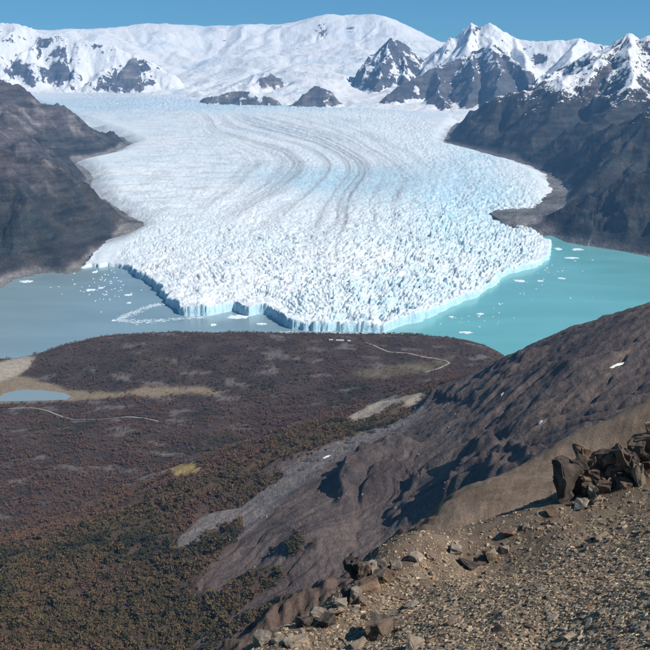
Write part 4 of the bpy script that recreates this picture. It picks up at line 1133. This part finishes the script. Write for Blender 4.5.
# ---------------------------------------------------------------- trees
def leaf_blob(name, seed, n=70, tall=1.0):
    """a crown of small tilted leaf clumps spread through an uneven volume, unit height"""
    rg = np.random.default_rng(seed)
    lobes = [(rg.uniform(-.22, .22), rg.uniform(-.22, .22), rg.uniform(.42, .72), rg.uniform(.18, .30)) for _ in range(6)]
    V, F = [], []
    for k in range(n):
        lx, ly, lz, lr = lobes[k % 6]
        d = rg.normal(size=3); d /= np.linalg.norm(d); d *= lr * rg.uniform(0.55, 1.0)
        c = np.array([lx, ly, lz * tall]) + d * (1, 1, 0.85)
        s = rg.uniform(0.07, 0.13)
        a = rg.normal(size=3); a /= np.linalg.norm(a); b_ = np.cross(a, d + 1e-3); b_ /= np.linalg.norm(b_) + 1e-9
        i = len(V)
        V += [c - a * s, c + b_ * s, c + a * s, c - b_ * s * 0.8 + d * 0.25]
        F += [(i, i + 1, i + 2), (i, i + 2, i + 3)]
    me = bpy.data.meshes.new(name); me.from_pydata([tuple(v) for v in V], [], F)
    return me

def trunk_mesh(name, seed):
    bm = bmesh.new(); rg = np.random.default_rng(seed)
    def limb(a, b_, r0, r1):
        a, b_ = Vector(a), Vector(b_); t = (b_ - a).normalized(); u = t.orthogonal().normalized(); w = t.cross(u)
        ra = [bm.verts.new(a + (u * math.cos(q) + w * math.sin(q)) * r0) for q in (0, 2.1, 4.2)]
        rb = [bm.verts.new(b_ + (u * math.cos(q) + w * math.sin(q)) * r1) for q in (0, 2.1, 4.2)]
        for i in range(3): bm.faces.new((ra[i], ra[(i + 1) % 3], rb[(i + 1) % 3], rb[i]))
    limb((0, 0, -0.08), (0.02, 0, 0.4), 0.035, 0.024)
    for k in range(3):
        q = k * 2.1 + rg.uniform(0, 1); limb((0.02, 0, 0.36), (0.2 * math.cos(q), 0.2 * math.sin(q), 0.66), 0.02, 0.008)
    me = bpy.data.meshes.new(name); bm.to_mesh(me); bm.free(); return me

def leaf_mat(name, stops, instancer):
    m, nt, b = mat_base(name, 0.9, 0.1)
    N, L = nt.nodes, nt.links
    cr = N.new("ShaderNodeValToRGB")
    while len(cr.color_ramp.elements) < len(stops): cr.color_ramp.elements.new(0.5)
    for e, (p, c) in zip(cr.color_ramp.elements, stops): e.position = p; e.color = (*c, 1)
    if instancer:
        at = N.new("ShaderNodeAttribute"); at.attribute_type = 'INSTANCER'; at.attribute_name = "hue"
        L.new(at.outputs["Fac"], cr.inputs[0])
    else:
        oi = N.new("ShaderNodeObjectInfo"); L.new(oi.outputs["Random"], cr.inputs[0])
    L.new(cr.outputs[0], b.inputs["Base Color"])
    return m
stops = [(0.0, (0.040, 0.043, 0.026)), (0.28, (0.078, 0.068, 0.034)), (0.42, (0.130, 0.090, 0.045)), (0.58, (0.155, 0.086, 0.056)), (0.78, (0.150, 0.094, 0.072)), (1.0, (0.165, 0.115, 0.094))]
m_leaf = leaf_mat("leaves_far", stops, True)
m_leaf2 = leaf_mat("leaves_near", [(p, c) for p, c in [(0.0, (0.045, 0.042, 0.022)), (0.3, (0.078, 0.064, 0.030)), (0.7, (0.105, 0.080, 0.036)), (1.0, (0.112, 0.068, 0.036))]], False)
m_bark, nt, b = mat_base("bark", 0.95, 0.1); b.inputs["Base Color"].default_value = (0.10, 0.085, 0.07, 1)

N_TRY = 420000
az = rng.uniform(float(az_of(-65)), float(az_of(560)), N_TRY)
r = 1.0 / rng.uniform(1 / 4150.0, 1 / 820.0, N_TRY)
keep = rng.random(N_TRY) < np.clip((r / 2600.0) ** 1.0, 0.1, 1)
az, r = az[keep], r[keep]
X, Y = r * np.sin(az), r * np.cos(az)
gz = ground_z(X, Y)
Z = gz(TZ); den = 1 - gz(np.clip(scree + sand + tan + yellow + pale + 0.8 * meadow + 0.8 * rockp, 0, 1))
u, v = project(X, Y, Z)
den *= (0.35 + 0.65 * ss(-0.3, 0.1, fbm(X / 110, Y / 110, 4, 801))) * (0.2 + 0.8 * ss(-0.15, 0.2, fbm(X / 34, Y / 34, 3, 803)))
den *= ss(1.5, 6, Z)
den *= u < 505
for c in road_lines: den *= ss(4, 9, line_d(X, Y, [tuple(q) for q in c[::3]]))
den *= np.where(poly_sd(X, Y, [q[:2] for q in pond_w]) > -20, 0, 1)
hide = (r > 3400) & (Z < 6)
ok = (rng.random(len(X)) < den) & ~hide & (v < 690)
X, Y, Z, r, u, v = [a[ok] for a in (X, Y, Z, r, u, v)]
green = fbm(X / 260, Y / 200, 4, 811)
oliveness = np.clip(ground_z(X, Y)(np.maximum(brownband, patch)) + ss(520, 580, v), 0, 1)
hue = np.clip(0.63 - 0.34 * ground_z(X, Y)(evergreen) * ss(-0.25, 0.15, fbm(X / 60, Y / 60, 3, 813)) - 0.42 * ss(0.12, 0.45, green) - 0.22 * oliveness + 0.28 * fbm(X / 190, Y / 130, 4, 815) * (1 - 0.5 * oliveness) + rng.normal(0, 0.07, len(X)), 0, 1)
size = np.clip(rng.lognormal(math.log(6.4), 0.34, len(X)), 3.2, 17) * (1 + 0.2 * oliveness)
# the three hundred that show largest, as trees of their own
sc_px = size / r
order = np.argsort(-(sc_px + 10.0 * (v > 648) * -1))
vis = (u > 2) & (u < 300) & (v > 455) & (v < 648)
order = [i for i in order if vis[i]][:290]
own = np.zeros(len(X), bool); own[order] = True
crowns = []
for k in range(4):
    me = leaf_blob("crown", 1300 + k, 64); me.materials.append(m_leaf2); crowns.append(me)
trunks = [trunk_mesh("trunk", 1350 + k) for k in range(2)]
for me in trunks: me.materials.append(m_bark)
for i in order:
    e = empty("beech_tree", (X[i], Y[i], Z[i])); e.scale = (size[i],) * 3; e.rotation_euler = (0, 0, rng.uniform(0, 6.28))
    a = bpy.data.objects.new("crown", crowns[int(rng.integers(4))]); a.parent = e; COL.objects.link(a); a.scale = (1.25, 1.25, 1.0)
    a = bpy.data.objects.new("trunk", trunks[int(rng.integers(2))]); a.parent = e; COL.objects.link(a)
    tag(e, "small rounded autumn beech tree on the slope at lower left", "tree", "beech trees on the near slope")

# the rest of the wood reads as one mass: instanced crowns on points
lib = bpy.data.collections.new("forest_crowns")
for k in range(5):
    me = leaf_blob("forest_crown", 1400 + k, 30); me.materials.append(m_leaf)
    o = bpy.data.objects.new("forest_crown", me); lib.objects.link(o)
sel = ~own
me = bpy.data.meshes.new("forest")
n = int(sel.sum())
me.vertices.add(n); me.vertices.foreach_set("co", np.stack([X[sel], Y[sel], Z[sel] - 0.2], -1).astype(np.float32).ravel())
for nm, data in (("size", size[sel]), ("hue", hue[sel]), ("turn", rng.uniform(0, 6.28, n))):
    at = me.attributes.new(nm, 'FLOAT', 'POINT'); at.data.foreach_set("value", np.asarray(data, np.float32))
forest = bpy.data.objects.new("forest", me); COL.objects.link(forest)
tag(forest, "brown and dark green beech forest covering the peninsula", "forest", kind="stuff")
ng = bpy.data.node_groups.new("forest_instances", 'GeometryNodeTree')
ng.interface.new_socket("Geometry", in_out='INPUT', socket_type='NodeSocketGeometry')
ng.interface.new_socket("Geometry", in_out='OUTPUT', socket_type='NodeSocketGeometry')
gi = ng.nodes.new("NodeGroupInput"); go = ng.nodes.new("NodeGroupOutput")
m2p = ng.nodes.new("GeometryNodeMeshToPoints"); iop = ng.nodes.new("GeometryNodeInstanceOnPoints"); ci = ng.nodes.new("GeometryNodeCollectionInfo")
ci.inputs["Collection"].default_value = lib; ci.inputs["Separate Children"].default_value = True
iop.inputs["Pick Instance"].default_value = True
def named(nm):
    q = ng.nodes.new("GeometryNodeInputNamedAttribute"); q.data_type = 'FLOAT'; q.inputs["Name"].default_value = nm; return q.outputs[0]
cx = ng.nodes.new("ShaderNodeCombineXYZ"); ng.links.new(named("turn"), cx.inputs[2])
ri = ng.nodes.new("FunctionNodeRandomValue"); ri.data_type = 'INT'
for s_ in ri.inputs:
    if s_.enabled and s_.name == "Min": s_.default_value = 0
    if s_.enabled and s_.name == "Max": s_.default_value = 4
ng.links.new(gi.outputs[0], m2p.inputs[0]); ng.links.new(m2p.outputs[0], iop.inputs["Points"]); ng.links.new(ci.outputs[0], iop.inputs["Instance"])
ng.links.new([o_ for o_ in ri.outputs if o_.enabled][0], iop.inputs["Instance Index"])
ng.links.new(cx.outputs[0], iop.inputs["Rotation"])
sxyz = ng.nodes.new("ShaderNodeCombineXYZ"); na_ = named("size")
wide = ng.nodes.new("ShaderNodeMath"); wide.operation = 'MULTIPLY'; wide.inputs[1].default_value = 1.3; ng.links.new(na_, wide.inputs[0])
ng.links.new(wide.outputs[0], sxyz.inputs[0]); ng.links.new(wide.outputs[0], sxyz.inputs[1]); ng.links.new(na_, sxyz.inputs[2])
ng.links.new(sxyz.outputs[0], iop.inputs["Scale"]); ng.links.new(iop.outputs[0], go.inputs[0])
md = forest.modifiers.new("instances", 'NODES'); md.node_group = ng

# ---------------------------------------------------------------- floating ice
m_floe, nt, b = mat_base("floating_ice", 0.6, 0.3); b.inputs["Base Color"].default_value = (0.78, 0.84, 0.87, 1)
m_slush, nt, b = mat_base("brash_ice", 0.7, 0.3); b.inputs["Base Color"].default_value = (0.55, 0.63, 0.68, 1)
def floe(label, px, py, w_px, h_px, hgt, seed, name="ice_floe", group=None):
    rg = np.random.default_rng(seed)
    c = PZ(px, py, 0); sx_ = float(np.linalg.norm(PZ(px + w_px / 2, py, 0) - c)); sy_ = float(np.linalg.norm(PZ(px, py - h_px / 2, 0) - c))
    n = 22; V = []
    for k in range(n):
        a = 2 * math.pi * k / n; q = rg.uniform(0.6, 1.1)
        V.append((math.cos(a) * sx_ * q, math.sin(a) * sy_ * q, -1.5))
    V2 = [(x * 0.9, y * 0.9, hgt * rg.uniform(0.4, 1.0)) for x, y, _ in V]
    V3 = [(x * 0.5, y * 0.5, hgt * rg.uniform(0.6, 1.5)) for x, y, _ in V]
    allv = V + V2 + V3 + [(0, 0, hgt)]
    F = []
    for k in range(n):
        j = (k + 1) % n
        F += [(k, j, n + j, n + k), (n + k, n + j, 2 * n + j, 2 * n + k), (2 * n + k, 2 * n + j, 3 * n)]
    me = bpy.data.meshes.new(name); me.from_pydata(allv, [], F); me.materials.append(m_floe)
    o = bpy.data.objects.new(name, me); COL.objects.link(o); o.location = (c[0], c[1], 0)
    return tag(o, label, "ice floe", group)
named_floes = [("long white floe alone on the turquoise water nearest the peninsula", 465.5, 332.5, 17, 2.2), ("tabular floe beside the ice cliff on the turquoise lake", 519, 281, 12, 2.6), ("flat floe right of the tabular floe", 540, 281, 8, 1.6),
               ("bright floe farthest right of the pair on the turquoise lake", 561, 278.5, 9, 2), ("large white floe against the far right shore", 577, 249.5, 14, 2.4), ("thin floe out from the far right corner of the ice", 571, 258, 16, 1.6),
               ("small floe cluster piece below the right ice cliff", 480, 314, 9, 2.2), ("small floe left of the cluster below the right ice cliff", 451, 317, 6, 1.5), ("pale floe tucked under the far right cliff corner", 558, 249, 10, 2.5),
               ("white floe at the left shore of the grey lake", 26, 281.5, 16, 2.4), ("larger floe in the middle of the grey lake", 90, 290, 12, 2.4), ("small floe right of the larger grey lake floe", 101, 288, 7, 1.6), ("floe near the shadowed ice cliff on the grey lake", 128, 295, 9, 1.6),
               ("thin floe below the shadowed ice cliff", 129, 303, 6, 1.5), ("small lone floe left of the ring of brash ice", 113, 320.5, 4, 1.4), ("blocky floe in the narrow channel under the middle front", 213, 325, 7, 2.4),
               ("low floe by the left corner of the ice front", 95, 272, 6, 2), ("small bright floe close to the right ice cliff", 499, 304, 3, 1.5), ("wide flat floe in the bay of the middle front", 238, 317, 26, 4.5), ("broken floe beside the wide flat floe in the bay", 262, 324, 14, 2)]
for k, (lab, x, y, w, h) in enumerate(named_floes): floe(lab, x, y, w, h, 2.5, 1500 + k)
bits = []
for k in range(150):
    a = rng.random()
    if a < 0.42: x, y = rng.normal(105, 22), rng.normal(284, 9)
    elif a < 0.8: x, y = rng.normal(525, 34), rng.normal(276, 14)
    else: x, y = rng.uniform(405, 500), rng.normal(318, 5)
    q = PZ(x, y, 0)
    if poly_sd(np.array([q[0]]), np.array([q[1]]), gl_poly)[0] > -60 or x < 40 or x > 640 or y < 255: continue
    floe("tiny white ice fragment drifting on the lake", x, y, rng.uniform(0.8, 2.4), rng.uniform(0.5, 1.0), 1.2, 1600 + k, "ice_fragment", "ice fragments drifting on the lake")
# the ring of brash ice on the grey water: loose crumbs along two bands
ring = [(118, 320, 1.8), (124, 316.5, 2.2), (133, 313, 2.2), (142, 309, 1.8), (152, 305.5, 1.2), (160, 304, 0.8)], [(118, 320, 1.8), (128, 321, 2.4), (140, 321.5, 2.4), (155, 321, 2.2), (172, 319.5, 1.8), (190, 317.5, 1.5), (208, 317.5, 1.5)], [(280, 332, 0.8), (330, 333.5, 1.0), (395, 333.5, 1.0)]
V, F = [], []
for line in ring:
    L_ = np.array(line)
    for k in range(520):
        t = rng.uniform(0, len(L_) - 1); i = int(t); f_ = t - i
        x, y, w = L_[i] * (1 - f_) + L_[min(i + 1, len(L_) - 1)] * f_
        x += rng.normal(0, 2.2); y += rng.normal(0, w * 0.5)
        q = PZ(x, y, 0); s = rng.lognormal(1.2, 0.5); a0 = rng.uniform(0, 6.28); i0 = len(V)
        for j in range(5): V.append((q[0] + s * math.cos(a0 + j * 1.257) * rng.uniform(.6, 1.2), q[1] + s * math.sin(a0 + j * 1.257) * rng.uniform(.6, 1.2), -0.3))
        for j in range(5): V.append((V[i0 + j][0] * 0.85 + q[0] * 0.15, V[i0 + j][1] * 0.85 + q[1] * 0.15, rng.uniform(0.3, 0.9)))
        F.append([i0 + 5 + j for j in range(5)])
        for j in range(5): F.append([i0 + j, i0 + (j + 1) % 5, i0 + 5 + (j + 1) % 5, i0 + 5 + j])
me = bpy.data.meshes.new("brash_ice"); me.from_pydata(V, [], F); me.materials.append(m_slush)
o = bpy.data.objects.new("brash_ice", me); COL.objects.link(o)
tag(o, "loose brash ice drifting in a pointed ring by the ice cliff", "brash ice", kind="stuff")

# ---------------------------------------------------------------- old snow patches on the scree mountain
m_snow, nt, b = mat_base("old_snow", 0.8, 0.2); b.inputs["Base Color"].default_value = (0.80, 0.82, 0.84, 1)
def snow_patch(label, pix, near_=False):
    V = []
    zf = near_z if near_ else tz
    for x, y in pix:
        q = tpix(x, y); V.append((q[0], q[1]))
    V = np.array(V); c = V.mean(0); n = len(V)
    ringv = [np.column_stack([p, tz(p[:, 0], p[:, 1]) + h]) for p, h in ((V, -0.6), (c + (V - c) * 0.8, 0.7), (c + (V - c) * 0.35, 1.1))]
    allv = np.concatenate(ringv + [np.array([[c[0], c[1], float(tz(c[0], c[1])) + 1.2]])])
    F = []
    for k in range(n):
        j = (k + 1) % n
        F += [(k, j, n + j, n + k), (n + k, n + j, 2 * n + j, 2 * n + k), (2 * n + k, 2 * n + j, 3 * n)]
    me = bpy.data.meshes.new("snow_patch"); me.from_pydata([tuple(a) for a in allv], [], F); me.materials.append(m_snow)
    o = bpy.data.objects.new("snow_patch", me); COL.objects.link(o)
    tag(o, label, "snow patch")
snow_patch("long white snow streak high on the dark slope at right", [(608, 369.5), (613, 366), (619, 363.6), (625, 362), (624, 363.6), (618, 366), (612, 369)])
snow_patch("small snow patch on the dark ridge below the lake corner", [(500, 395), (503, 392), (504, 393), (501, 396.5)])
snow_patch("tiny snow patch low in the gully of the dark slope", [(538, 423), (541, 419.5), (543, 420.5), (539, 425)])
snow_patch("short snow streak near the top of the grey scree fan", [(322, 458.5), (326, 456), (331, 455), (329, 457), (324, 459.5)])

# ---------------------------------------------------------------- visitor buildings on the peninsula crest
m_wall, nt, b = mat_base("building_wall", 0.8, 0.2); b.inputs["Base Color"].default_value = (0.45, 0.42, 0.38, 1)
m_roof, nt, b = mat_base("building_roof", 0.5, 0.4); b.inputs["Base Color"].default_value = (0.5, 0.52, 0.53, 1)
m_win, nt, b = mat_base("window_glass", 0.1, 0.6); b.inputs["Base Color"].default_value = (0.03, 0.04, 0.05, 1)
def building(label, px, py, w, d, h):
    q = tpix(px, py)
    e = empty("visitor_building", (q[0], q[1], q[2] - 0.5)); tag(e, label, "building", "visitor buildings on the peninsula")
    def part(name, V, F, m):
        me = bpy.data.meshes.new(name); me.from_pydata(V, [], F); me.materials.append(m)
        o = bpy.data.objects.new(name, me); COL.objects.link(o); o.parent = e
    x, y = w / 2, d / 2
    part("wall", [(-x, -y, -2), (x, -y, -2), (x, y, -2), (-x, y, -2), (-x, -y, h), (x, -y, h), (x, y, h), (-x, y, h), (-x, 0, h + 2.2), (x, 0, h + 2.2)],
         [(0, 1, 5, 4), (1, 2, 6, 9, 5), (2, 3, 7, 6), (3, 0, 4, 8, 7)], m_wall)
    X_, Y_ = x + 0.8, y + 0.9
    part("roof", [(-X_, -Y_, h - 0.3), (X_, -Y_, h - 0.3), (X_, 0, h + 2.6), (-X_, 0, h + 2.6), (-X_, Y_, h - 0.3), (X_, Y_, h - 0.3), (-X_, -Y_, h - 0.6), (X_, -Y_, h - 0.6), (X_, 0, h + 2.3), (-X_, 0, h + 2.3), (-X_, Y_, h - 0.6), (X_, Y_, h - 0.6)],
         [(0, 1, 2, 3), (3, 2, 5, 4), (7, 6, 9, 8), (8, 9, 10, 11), (0, 6, 7, 1), (4, 5, 11, 10), (1, 7, 8, 2), (2, 8, 11, 5), (0, 3, 9, 6), (3, 4, 10, 9)], m_roof)
    for k in range(3):
        cx_ = -x + w * (k + 0.5) / 3
        part("window", [(cx_ - 1.5, -y - 0.05, 1.2), (cx_ + 1.5, -y - 0.05, 1.2), (cx_ + 1.5, -y - 0.05, 3.0), (cx_ - 1.5, -y - 0.05, 3.0)], [(0, 1, 2, 3)], m_win)
building("long white roofed visitor building on the peninsula below the ice front", 340, 341, 34, 12, 5)
building("smaller white roofed building left of the long visitor building", 331, 340.5, 16, 10, 4.5)
building("smallest pale roofed building right of the long visitor building", 349, 341.5, 14, 9, 4.5)

# ---------------------------------------------------------------- haze
m_hz = bpy.data.materials.new("haze_air"); m_hz.use_nodes = True
nt = m_hz.node_tree; nt.nodes.remove(nt.nodes["Principled BSDF"])
pv = nt.nodes.new("ShaderNodeVolumePrincipled")
pv.inputs["Color"].default_value = (0.24, 0.54, 1.0, 1)
pv.inputs["Density"].default_value = 2.5e-5
pv.inputs["Anisotropy"].default_value = 0.0
nt.links.new(pv.outputs[0], nt.nodes["Material Output"].inputs["Volume"])
x0, x1, y0, y1, z0, z1 = -16000, 18000, -600, 35500, -90, 3900
me = bpy.data.meshes.new("haze")
me.from_pydata([(x, y, z) for z in (z0, z1) for y in (y0, y1) for x in (x0, x1)], [], [(0, 2, 3, 1), (4, 5, 7, 6), (0, 1, 5, 4), (2, 6, 7, 3), (0, 4, 6, 2), (1, 3, 7, 5)])
me.materials.append(m_hz)
hz = bpy.data.objects.new("haze", me); COL.objects.link(hz)
tag(hz, "thin blue haze filling the air between viewer and mountains", "haze", kind="stuff")
